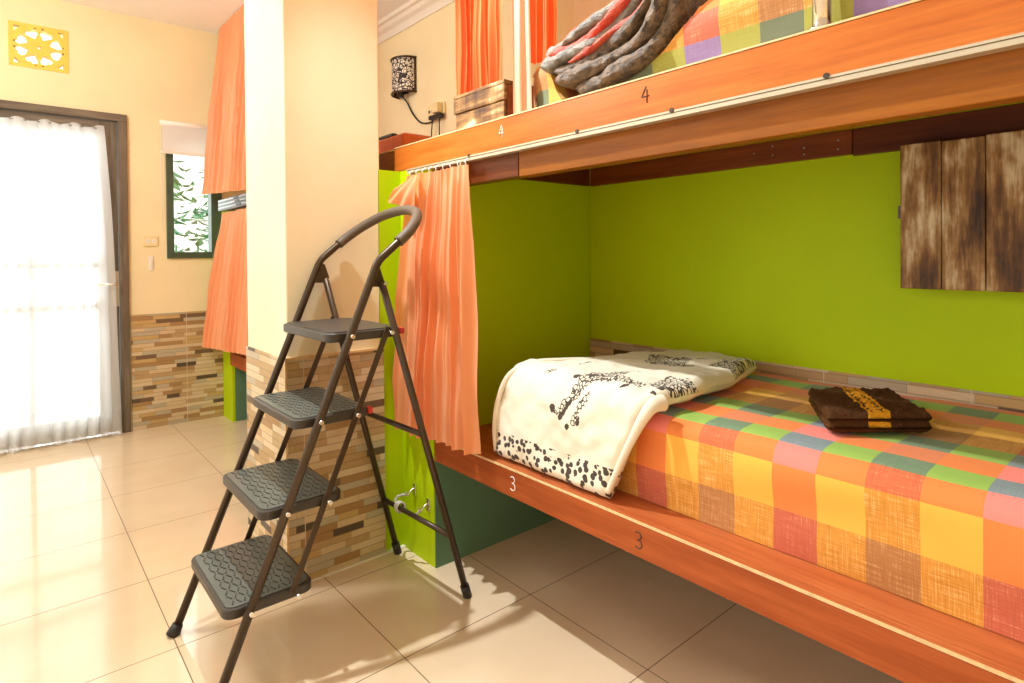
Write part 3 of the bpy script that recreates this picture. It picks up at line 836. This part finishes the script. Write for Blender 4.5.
# printed duvet folded over the end of the lower mattress
DV = [(1.276, 0, 0.508), (1.288, 0, 0.60), (1.300, 0, 0.70), (1.318, 0, 0.765), (1.365, 0, 0.796), (1.45, 0, 0.802), (1.58, 0, 0.800), (1.72, 0, 0.797), (1.86, 0, 0.795), (1.97, 0, 0.793), (2.03, 0, 0.790)]
dl = [(0, 1.09, 1.59), (0.12, 1.045, 1.60), (0.25, 0.995, 1.575), (0.33, 0.965, 1.545), (0.42, 0.945, 1.49), (0.55, 0.955, 1.43), (0.7, 0.965, 1.38), (0.85, 1.00, 1.36), (1.0, 1.05, 1.33)]
caps_ = [  # printed figures: (u0,y0,u1,y1,radius,kind)
    (0.200, 1.290, 0.262, 1.238, 0.011, 1), (0.262, 1.238, 0.314, 1.205, 0.021, 1), (0.185, 1.225, 0.256, 1.185, 0.012, 1), (0.305, 1.235, 0.365, 1.185, 0.026, 1),
    (0.314, 1.205, 0.326, 1.105, 0.020, 1), (0.325, 1.13, 0.320, 1.045, 0.012, 1), (0.345, 1.20, 0.43, 1.16, 0.022, 1), (0.33, 1.38, 0.43, 1.335, 0.004, 1), (0.300, 1.395, 0.310, 1.385, 0.010, 1),
    (0.208, 1.308, 0.210, 1.306, 0.011, 0), (0.190, 1.272, 0.238, 1.248, 0.006, 0), (0.188, 1.274, 0.195, 1.272, 0.009, 0), (0.168, 1.242, 0.170, 1.240, 0.008, 0), (0.300, 1.275, 0.302, 1.270, 0.008, 0),
    (0.182, 1.205, 0.200, 1.200, 0.005, 0), (0.290, 1.085, 0.300, 1.075, 0.006, 0), (0.318, 1.225, 0.325, 1.215, 0.007, 0), (0.333, 1.19, 0.338, 1.18, 0.007, 0),
    (0.60, 1.20, 0.70, 1.26, 0.040, 1), (0.60, 1.14, 0.70, 1.17, 0.035, 1), (0.70, 1.22, 0.78, 1.08, 0.018, 2), (0.62, 1.11, 0.63, 1.09, 0.012, 1)]
def segd(px, py, x0, y0, x1, y1):
    dx, dy = x1 - x0, y1 - y0; t = max(0, min(1, ((px - x0) * dx + (py - y0) * dy) / (dx * dx + dy * dy + 1e-9)))
    return math.hypot(px - x0 - t * dx, py - y0 - t * dy)
def dmask(u, w):
    r = g_ = b_ = 0
    if w > 1.7: return ((1 if u < 0.12 else 0), 0, 0)      # under side
    if -0.1 < u < 0.088 and w > 1.05: r = 1
    if w < 1.000 and 0.30 < u < 0.45: r = 1
    if w < 1.035 and 0.335 < u < 0.44: g_ = 1; r = 0
    if u > 0.76 and w < 1.09: r = 1
    if 0.68 < u < 0.80 and w < 1.06: g_ = 1
    nz = noise.noise(Vector((u * 40, w * 40, 3))) * 0.007
    for (a, b0, c_, d_, rad, kd) in caps_:
        if segd(u, w, a, b0, c_, d_) + nz < rad:
            if kd == 1: g_ = 1
            elif kd == 2: r = 1
            else: b_ = 1
    return (r, g_, b_)
dv = thing('duvet', 'folded white duvet with dark animal prints and leopard spot band, draped over the lower mattress', 'duvet', (1.6, 1.25, 0.505))
slab('duvet_cover', path_centre(DV), (0, 1, 0), lambda s: interp(dl, s), lambda s: 0.058, 320, 400, M['duvet'], dv, 0.22, 0.7, 0.013, 2.0, dmask, 0.03, 8)
re_ = smooth_path([(1.262, 1.085, 0.530), (1.268, 1.045, 0.62), (1.274, 1.005, 0.70), (1.283, 0.978, 0.755), (1.305, 0.965, 0.785), (1.340, 0.960, 0.790)], 6)
MB().tube(re_, [0.008 + 0.016 * (k / 30) ** 1.5 for k in range(31)], 14).build('rolled_edge', M['duvet_plain'], dv, True)
MB().tube(smooth_path([(1.268, 1.584, 0.522), (1.268, 1.592, 0.60), (1.269, 1.572, 0.70), (1.292, 1.540, 0.785), (1.36, 1.500, 0.822), (1.45, 1.452, 0.826), (1.56, 1.40, 0.822)], 6),
          [0.009] * 37, 12).build('piping', M['duvet_plain'], dv, True)

# brown towel folded on the bed
def towel_mat():
    t = NT('brown terry towel with ochre key band')
    uv = t.n('ShaderNodeSeparateXYZ', {0: t.n('ShaderNodeTexCoord').outputs['UV']})
    u, w = uv.outputs[0], uv.outputs[1]
    # band across the short side: w from -0.02 to 0.03
    inb = t.math('MULTIPLY', t.math('GREATER_THAN', w, -0.026), t.math('LESS_THAN', w, 0.026))
    ff = t.math('FRACT', t.math('MULTIPLY', u, 34.0)); gg = t.math('FRACT', t.math('MULTIPLY', t.math('ADD', w, 0.026), 38.46))
    key = t.math('MULTIPLY', t.math('MULTIPLY', t.math('GREATER_THAN', ff, 0.30), t.math('LESS_THAN', ff, 0.86)), t.math('MULTIPLY', t.math('GREATER_THAN', gg, 0.28), t.math('LESS_THAN', gg, 0.48)))
    k2 = t.math('MULTIPLY', t.math('GREATER_THAN', ff, 0.86), t.math('LESS_THAN', gg, 0.75))
    m = t.math('MULTIPLY', inb, t.math('SUBTRACT', 1.0, t.math('MAXIMUM', key, t.math('MULTIPLY', k2, 0.9))))
    c = t.mix(m, srgb(88, 56, 32), srgb(236, 166, 44))
    t.setb(Base_Color=c, Roughness=1.0, Specular_IOR_Level=0.1)
    t.bump(t.noise(t.coord(), 170, 3, 0.7), 1.0, 0.010)
    return t.m
M['towel'] = towel_mat()
tw = thing('towel', 'dark brown folded towel with an ochre key-pattern band lying on the checked bed', 'towel', (1.69, 0.60, 0.757))
A0 = Vector((1.735, 0.754, 0)); B0 = Vector((1.462, 0.582, 0)); C0 = Vector((1.640, 0.422, 0))
sdir = (A0 - B0).normalized(); wdr = (C0 - B0).normalized()
shortv = (B0 - A0)
for k in range(2):
    zc = 0.7775 + k * 0.0205
    org = A0.lerp(C0, 0.5)
    L0 = (A0 - B0).length
    # sweep along sdir; width along wdr
    cen = [tuple(B0 + (C0 - B0) * 0.5 + sdir * (L0 * q) + Vector((0, 0, zc - (0.012 if q > 0.9 else 0)))) for q in (0.02 + 0.01 * k, 0.3, 0.6, 0.9, 1.0 - 0.02 * k)]
    pc_ = path_centre(cen, up=tuple(wdr))
    Wd = (C0 - B0).length
    slab('towel_fold', lambda s, f_=pc_: (f_(s)[0], Vector((0, 0, 1))), tuple(wdr), lambda s: (-Wd / 2 * (1.0 - 0.25 * max(0, s - .75)), Wd / 2 * (1 - 0.1 * s)), lambda s: 0.029 - 0.010 * s, 160, 150, M['towel'], tw, 0.30, 0.8, 0.006, k, endr=0.016, nsc=30, wrk=0.8)

# ------------------------------------------------------------------ folded quilt on the upper bunk
def quilt_mat(name, c1, c2, sc):
    t = NT(name)
    nz = t.noise(t.coord(), sc, 5, 0.75)
    t.setb(Base_Color=t.ramp(nz, [(0.44, c1), (0.54, c2)]), Roughness=0.5, Sheen_Weight=0.1)
    t.bump(t.noise(t.coord(scale=(1, 0.6, 1.5)), 45, 5, 0.65), 1.0, 0.012)
    return t.m
M['quilt'] = quilt_mat('taupe satin with pale leaf print', srgb(70, 52, 32), srgb(116, 90, 62), 40)
M['quilt_grey'] = quilt_mat('grey satin', srgb(112, 104, 92), srgb(140, 130, 116), 14)
M['quilt_red'] = quilt_mat('coral red satin', srgb(196, 50, 26), srgb(214, 84, 54), 10)
qt = thing('quilt', 'folded taupe and grey quilt with coral red lining piled on the upper mattress', 'quilt', (1.42, 1.12, 1.64))
# layers: (path in y,z) from the head end (large y) towards the camera, x range
LAY = [('quilt_fold', M['quilt'], [(1.205, 1.672), (1.10, 1.676), (0.98, 1.706), (0.90, 1.748), (0.850, 1.805), (0.835, 1.880)], 0.046, (1.262, 1.62), 1.0),
       ('quilt_fold', M['quilt'], [(1.270, 1.708), (1.15, 1.716), (1.00, 1.748), (0.92, 1.792), (0.882, 1.850), (0.868, 1.930)], 0.040, (1.256, 1.63), 2.0),
       ('quilt_fold', M['quilt'], [(1.280, 1.738), (1.16, 1.750), (1.02, 1.786), (0.95, 1.828), (0.915, 1.880), (0.900, 1.950)], 0.034, (1.262, 1.62), 3.0),
       ('lining', M['quilt_red'], [(1.230, 1.758), (1.12, 1.774), (1.00, 1.815), (0.945, 1.860), (0.920, 1.930)], 0.014, (1.258, 1.60), 4.0),
       ('quilt_fold', M['quilt_grey'], [(1.340, 1.764), (1.22, 1.780), (1.08, 1.812), (0.98, 1.858), (0.94, 1.930), (0.93, 1.98)], 0.036, (1.260, 1.64), 5.0),
       ('lining', M['quilt_red'], [(1.300, 1.790), (1.18, 1.804), (1.06, 1.840), (0.98, 1.892), (0.955, 1.960)], 0.028, (1.256, 1.62), 6.0),
       ('quilt_fold', M['quilt_grey'], [(1.335, 1.804), (1.20, 1.830), (1.08, 1.864), (1.01, 1.910), (0.98, 1.980)], 0.026, (1.264, 1.64), 7.0),
       ('lining', M['quilt_red'], [(1.270, 1.826), (1.18, 1.852), (1.08, 1.886), (1.02, 1.940)], 0.016, (1.280, 1.62), 8.0)]
LAY = [(n_, m_, [(y + 0.025 * max(0, (1.0 - y) / 0.15), z) for y, z in p_], t_ * 1.22, x_, s_) for n_, m_, p_, t_, x_, s_ in LAY]
for nm, mt, pth, th, (xa, xb), sd in LAY:
    slab(nm, path_centre([(0, y, z) for y, z in pth], up=(1, 0, 0)), (1, 0, 0), lambda s, a=xa, b_=xb, q=sd: (a + 0.010 * math.sin(s * 8 + q * 2), b_), lambda s, t=th, q=sd: t * (0.86 + 0.2 * math.sin(s * 11 + q * 3)), 200, 200, mt, qt, 0.35, 0.8, 0.011, sd, endr=th * 0.5, nsc=13, wrk=0.8)

# ------------------------------------------------------------------ wooden crate at the end of the upper bunk
cr_ = thing('wooden_crate', 'worn wooden crate box standing on the upper bunk in front of the orange curtain', 'crate', (1.32, 1.645, 1.636))
MB().box(1.246, 1.262, 1.500, 1.790, 1.700, 1.752).build('side_board', M['crate'], cr_, bevel=0.003)
MB().box(1.250, 1.262, 1.506, 1.780, 1.6365, 1.698).build('side_board', M['crate'], cr_, bevel=0.003)
MB().box(1.264, 1.38, 1.502, 1.516, 1.6365, 1.752).build('end_board', M['crate_end'], cr_, bevel=0.003)
MB().box(1.264, 1.38, 1.770, 1.784, 1.6365, 1.752).build('end_board', M['crate_end'], cr_, bevel=0.003)
MB().box(1.366, 1.38, 1.518, 1.768, 1.6365, 1.752).build('back_board', M['crate'], cr_, bevel=0.003)
MB().box(1.264, 1.364, 1.518, 1.768, 1.6365, 1.645).build('bottom_board', M['crate_end'], cr_)
MB().box(1.246, 1.384, 1.500, 1.790, 1.7525, 1.766).build('lid', M['crate'], cr_, bevel=0.003)

# ------------------------------------------------------------------ cabinet on the green wall
cb = thing('wall_cabinet', 'worn brown plank cabinet mounted on the lime green wall under the upper bunk', 'cabinet', (2.06, 0.36, 1.08))
XF = 2.005
MB().box(XF + 0.018, XB - 0.0125, 0.10, 0.592, 1.088, 1.495).build('body', M['cabinet'], cb, bevel=0.002)
ys_ = [0.597, 0.4945, 0.3955, 0.2965, 0.1975, 0.095]
for k in range(5):
    MB().box(XF - (0.002 if k % 2 else 0), XF + 0.0175, ys_[k + 1] + 0.002, ys_[k] - 0.0, 1.082, 1.502 - 0.003 * (k % 2)).build('door_plank', M['cabinet'], cb, bevel=0.003)
MB().box(XF + 0.004, XF + 0.012, 0.597, 0.604, 1.287, 1.325).build('hinge', M['bronze'], cb)

# ------------------------------------------------------------------ wall lamp, its cord and the socket
def lattice_mat():
    t = NT('cream lampshade with black cutwork')
    uv = t.n('ShaderNodeTexCoord').outputs['UV']
    v1 = t.n('ShaderNodeTexVoronoi', {'Vector': uv, 'Scale': 6.5, 'Randomness': 0.7}, feature='DISTANCE_TO_EDGE').outputs[0]
    v2 = t.n('ShaderNodeTexVoronoi', {'Vector': uv, 'Scale': 13.0, 'Randomness': 1.0}, feature='DISTANCE_TO_EDGE').outputs[0]
    m = t.math('MAXIMUM', t.math('LESS_THAN', v1, 0.06), t.math('LESS_THAN', v2, 0.07))
    t.setb(Base_Color=t.mix(m, srgb(240, 232, 214), srgb(40, 24, 18)), Roughness=0.6)
    return t.m
M['lattice'] = lattice_mat()
wl = thing('wall_lamp', 'half round wall lamp with black cutwork shade on the cream wall', 'lamp', (XB, 3.66, 2.45))
yc, ra_ = 3.60, 0.110
grid('lamp_shade', lambda u, v: (XB - 0.105 * math.sin(PI * u) - 0.002, yc + ra_ * math.cos(PI * u), 2.300 + 0.225 * v), 32, 6, M['lattice'], wl, uvf=lambda u, v: (u * 1.5, v * 1.1))
for zz in (2.296, 2.528):
    MB().tube([(XB - 0.108 * math.sin(PI * k / 24) - 0.002, yc + (ra_ + 0.004) * math.cos(PI * k / 24), zz) for k in range(25)], 0.007, 8).build('shade_ring', M['bronze'], wl, True)
for yy in (-1, 1):
    MB().cyl((XB - 0.010, yc + yy * (ra_ + 0.002), 2.296), (XB - 0.010, yc + yy * (ra_ + 0.002), 2.528), 0.007, 8).build('shade_post', M['bronze'], wl, True)
MB().box(XB - 0.004, XB - 0.0005, yc - 0.05, yc + 0.05, 2.31, 2.51).build('back_plate', M['bronze'], wl)
MB().cyl((XB - 0.05, yc, 2.27), (XB - 0.05, yc, 2.33), 0.018, 14).build('bulb_holder', M['black'], wl, True)
MB().tube(smooth_path([(XB - 0.05, yc, 2.28), (XB - 0.02, 3.58, 2.24), (XB - 0.010, 3.52, 2.15), (XB - 0.010, 3.42, 2.075), (XB - 0.012, 3.30, 2.055), (XB - 0.02, 3.22, 2.072)], 8), 0.0055, 8).build('cord', M['black'], wl, True)
so = thing('wall_socket', 'cream wall socket with a black plug beside the wooden crate', 'socket', (XB, 3.22, 2.10))
mp = MB()
mp.prism(rrect(3.135, 3.330, 2.085, 2.160, 0.01, 3), lambda a, b: (XB - 0.001, a, b), (-0.015, 0, 0)); mp.build('cover_plate', M['cream'], so, bevel=0.003)
MB().box(XB - 0.060, XB - 0.016, 3.15, 3.215, 2.09, 2.155).build('adapter', M['cream'], so, bevel=0.006)
for q in (3.27, 3.305): MB().cyl((XB - 0.0155, q, 2.122), (XB - 0.0175, q, 2.122), 0.010, 12).build('socket_hole', M['bronze'], so, True)
MB().box(XB - 0.055, XB - 0.017, 3.13, 3.26, 2.055, 2.082).build('plug', M['black'], so, bevel=0.006)
MB().tube(smooth_path([(XB - 0.03, 3.245, 2.06), (XB - 0.03, 3.26, 1.98), (XB - 0.03, 3.255, 1.90), (XB - 0.03, 3.25, 1.70)], 5), 0.0045, 6).build('plug_cord', M['black'], so, True)
MB().tube(smooth_path([(XB - 0.03, 3.165, 2.06), (XB - 0.03, 3.17, 1.98), (XB - 0.03, 3.165, 1.90), (XB - 0.03, 3.17, 1.70)], 5), 0.0045, 6).build('plug_cord', M['black'], so, True)

# orange covered mattress of the neighbouring upper bunk, with a small dark remote on it
nmx = MB().box(1.335, 2.05, 2.30, 3.6, 1.605, 1.735).build('mattress', cloth('orange red woven cover', srgb(226, 104, 48), 0.8, streak=0.1), bevel=0.02, seg=4)
origin(nmx, (1.7, 2.9, 1.605)); tag(nmx, 'orange red mattress corner on the neighbouring upper bunk behind the pillar', 'mattress')
nd = thing('bed_platform', 'short upper deck of the neighbouring bunk behind the pillar', 'bed frame', (1.7, 2.6, 1.58))
MB().box(1.30, XB - 0.01, 2.21, 2.60, 1.585, 1.603).build('deck', M['brown_wood'], nd)
rm = MB().box(1.345, 1.375, 2.42, 2.56, 1.7365, 1.749).build('remote_control', M['black'], bevel=0.004)
origin(rm, (1.36, 2.49, 1.7365)); tag(rm, 'small dark flat gadget on the orange red mattress beside the pillar', 'gadget')

# ------------------------------------------------------------------ step ladder
LD = thing('step_ladder', 'dark bronze four-step folding ladder leaning open beside the bunk', 'ladder', (0.85, 1.9, 0))
YN, YF, RT = 1.675, 2.122, 0.0125
sl = 0.4156
fx = lambda z: 0.389 + sl * z
zb_ = 1.175
loop = []
near = [(fx(0.012), YN, 0.012), (fx(zb_), YN, zb_)]
hd_ = Vector((0.77, 0, 0.63)).normalized()
Hs = Vector((fx(zb_), 0, zb_))
def hp(y, t): p = Hs + hd_ * t; return (p.x, y, p.z)
half = [hp(YN, 0.0), hp(YN, 0.085), hp(YN + 0.006, 0.145), hp(YN + 0.042, 0.210), hp(YN + 0.11, 0.262), hp((YN + YF) / 2, 0.284)]
other = [(p[0], YN + YF - p[1], p[2]) for p in half[::-1]][1:]
top = smooth_path(half + other, 8)
full = round_path([near[0], near[1], top[5]], 0.05, 6)[:-1] + top[6:-6] + round_path([(top[-6][0], top[-6][1], top[-6][2]), (near[1][0], YF, near[1][2]), (near[0][0], YF, near[0][2])], 0.05, 6)
MB().tube(full, RT, 16).build('front_frame', M['bronze'], LD, True)
gi = [p for p in top if (Vector((p[0], 0, p[2])) - Hs).length > 0.088]
MB().tube(gi, 0.0175, 16).build('grip', M['foam'], LD, True)
for yy in (YN, YF):
    MB().tube([(fx(0.001) - 0.004, yy, 0.001), (fx(0.03), yy, 0.03)], [0.021, 0.016], 14).build('rubber_foot', M['rubber'], LD, True)
# rear legs
hx, hz = 0.893, 1.109
YRN, YRF = 1.682, 2.112
fxr, = (1.212,)
def rear(z): return fxr + (hx - fxr) * z / hz
for yy in (YRN, YRF):
    ex = 0 if yy == YRN else -0.03
    MB().tube([(rear(0.012) + ex, yy, 0.012), (hx, yy, hz)], RT - 0.001, 16).build('rear_leg', M['bronze'], LD, True)
    MB().tube([(rear(0) + ex, yy, 0.001), (rear(0.045) + ex, yy, 0.045)], 0.0155, 14).build('rubber_foot', M['rubber'], LD, True)
for zz in (0.60, 0.232):
    MB().tube([(rear(zz), YRN, zz), (rear(zz) - 0.03 * (1 - zz / hz), YRF, zz)], 0.0095, 12).build('cross_bar', M['bronze'], LD, True)
# hinge plates
for yy, sgn in ((YN, 1), (YF, -1)):
    pl_ = MB(); yo = yy + sgn * 0.0135
    pl_.prism([(fx(1.165) + 0.006, 1.165), (fx(1.095) + 0.004, 1.095), (hx + 0.008, hz - 0.016), (hx + 0.012, hz + 0.004), (fx(1.165) + 0.016, 1.160)], lambda a, b: (a, yo, b), (0, sgn * 0.003, 0))
    pl_.build('hinge_plate', M['bronze'], LD)
    MB().cyl((hx + 0.002, yy - 0.016, hz - 0.004), (hx + 0.002, yy - 0.020, hz - 0.004), 0.0065, 12).build('bolt', M['steel'], LD, True)
# steps
stepsp = [(0.247, 0.430, 0.676), (0.486, 0.525, 0.770), (0.723, 0.622, 0.862), (0.962, 0.724, 0.978)]
for k, (zt, x0, x1) in enumerate(stepsp):
    s_ = bpy.data.objects.new('step', None); COL.objects.link(s_); s_.parent = LD; s_.location = Vector(((x0 + x1) / 2, 1.9, zt)) - LD.location; s_.empty_display_size = 0.03
    y0_, y1_ = YN + 0.024, YF - 0.024
    MB().prism(rrect(x0, x1, y0_, y1_, 0.032), lambda a, b: (a, b, zt - 0.031), (0, 0, 0.028)).build('tray', M['tray'], s_, bevel=0.005, seg=3)
    top_o = 0.010
    tm = MB().prism(rrect(x0 + top_o, x1 - top_o, y0_ + top_o, y1_ - top_o, 0.026), lambda a, b: (a, b, zt - 0.0032), (0, 0, 0.0032))
    tm.build('tread', M['tray'] if k == 3 else M['tread'], s_, bevel=0.002 if k < 3 else 0.003)
    if k < 3:
        rb = MB(); nx_, ny_ = 13, 12
        for i in range(nx_):
            for j in range(ny_):
                cx_ = x0 + 0.030 + (x1 - x0 - 0.06) * i / (nx_ - 1); cy_ = y0_ + 0.032 + (y1_ - y0_ - 0.064) * j / (ny_ - 1)
                a = 0.35 if (i + j) % 2 else -0.35
                rb.obox((cx_, cy_, zt + 0.0008), (0.0017 * math.cos(a), 0.0017 * math.sin(a), 0), (-0.0105 * math.sin(a), 0.0105 * math.cos(a), 0), (0, 0, 0.0009))
        rb.build('tread_ridge', M['tray'], s_)
    for xx in (fx(zt - 0.012), x1 - 0.062):
        for yy, sg in ((YN - 0.013, -1), (YF + 0.006, 1)):
            if sg == 1: continue
            MB().cyl((xx + 0.002, yy + 0.012, zt - 0.012), (xx + 0.002, yy - 0.0035, zt - 0.012), 0.0062, 12).build('bolt', M['steel'], s_, True)
for yy in (YN + 0.016, YF - 0.016):
    MB().obox(((0.606 + 0.920) / 2, yy, (0.235 + 0.965) / 2), (0.157, 0, 0.365), (0, 0.0025, 0), (0.0085, 0, -0.0085 * 0.157 / 0.365)).build('link_bar', M['bronze'], LD, bevel=0.001)
M['redtab'] = plain('red plastic', (0.5, 0.03, 0.02), 0.5)
MB().box(0.970, 0.985, YN + 0.028, YN + 0.050, 0.937, 0.957).build('latch_tab', M['redtab'], LD, bevel=0.002)
MB().box(0.855, 0.870, YN + 0.028, YN + 0.050, 0.698, 0.718).build('latch_tab', M['redtab'], LD, bevel=0.002)

# ------------------------------------------------------------------ hooks and cord tying the ladder to the bunk end
hk = []
for (yy, zz, lab) in ((2.055, 0.255, 'steel hook on the green bunk end, left one nearer the pillar'), (1.955, 0.225, 'steel hook on the green bunk end, right one nearer the bed')):
    h_ = thing('wall_hook', lab, 'hook', (1.228, yy, zz), 'hooks on the green bunk end')
    MB().box(1.2235, 1.2295, yy - 0.010, yy + 0.010, zz - 0.018, zz + 0.030).build('hook_plate', M['steel'], h_, bevel=0.002)
    MB().tube(smooth_path([(1.223, yy, zz + 0.012), (1.205, yy, zz + 0.002), (1.192, yy, zz - 0.012), (1.185, yy, zz + 0.008)], 5), 0.0035, 8).build('hook_arm', M['steel'], h_, True)
M['rope'] = plain('grey white cord', srgb(190, 186, 172), 0.8, bumpy=0.4, scale=80)
rp = MB()
bx = rear(0.232) - 0.012
for q in range(3):
    yq = 2.00 + q * 0.008
    rp.tube([(bx + 0.017 * math.cos(2 * PI * k / 16), yq + 0.003 * math.sin(2 * PI * k / 16), 0.232 + 0.017 * math.sin(2 * PI * k / 16)) for k in range(16)], 0.0045, 8, closed=True)
rp.tube(smooth_path([(1.188, 2.055, 0.252), (1.165, 2.085, 0.238), (1.150, 2.075, 0.215), (bx, 2.03, 0.213), (bx + 0.01, 2.01, 0.212)], 6), 0.0050, 8)
rp.tube(smooth_path([(bx + 0.01, 2.005, 0.214), (1.165, 1.985, 0.205), (1.178, 1.962, 0.205), (1.188, 1.955, 0.222)], 6), 0.0050, 8)
ro = rp.build('tie_cord', M['rope'], None, True); origin(ro, (bx, 2.0, 0.21)); tag(ro, 'grey cord tying the ladder cross bar to the hooks on the green bunk end', 'cord')
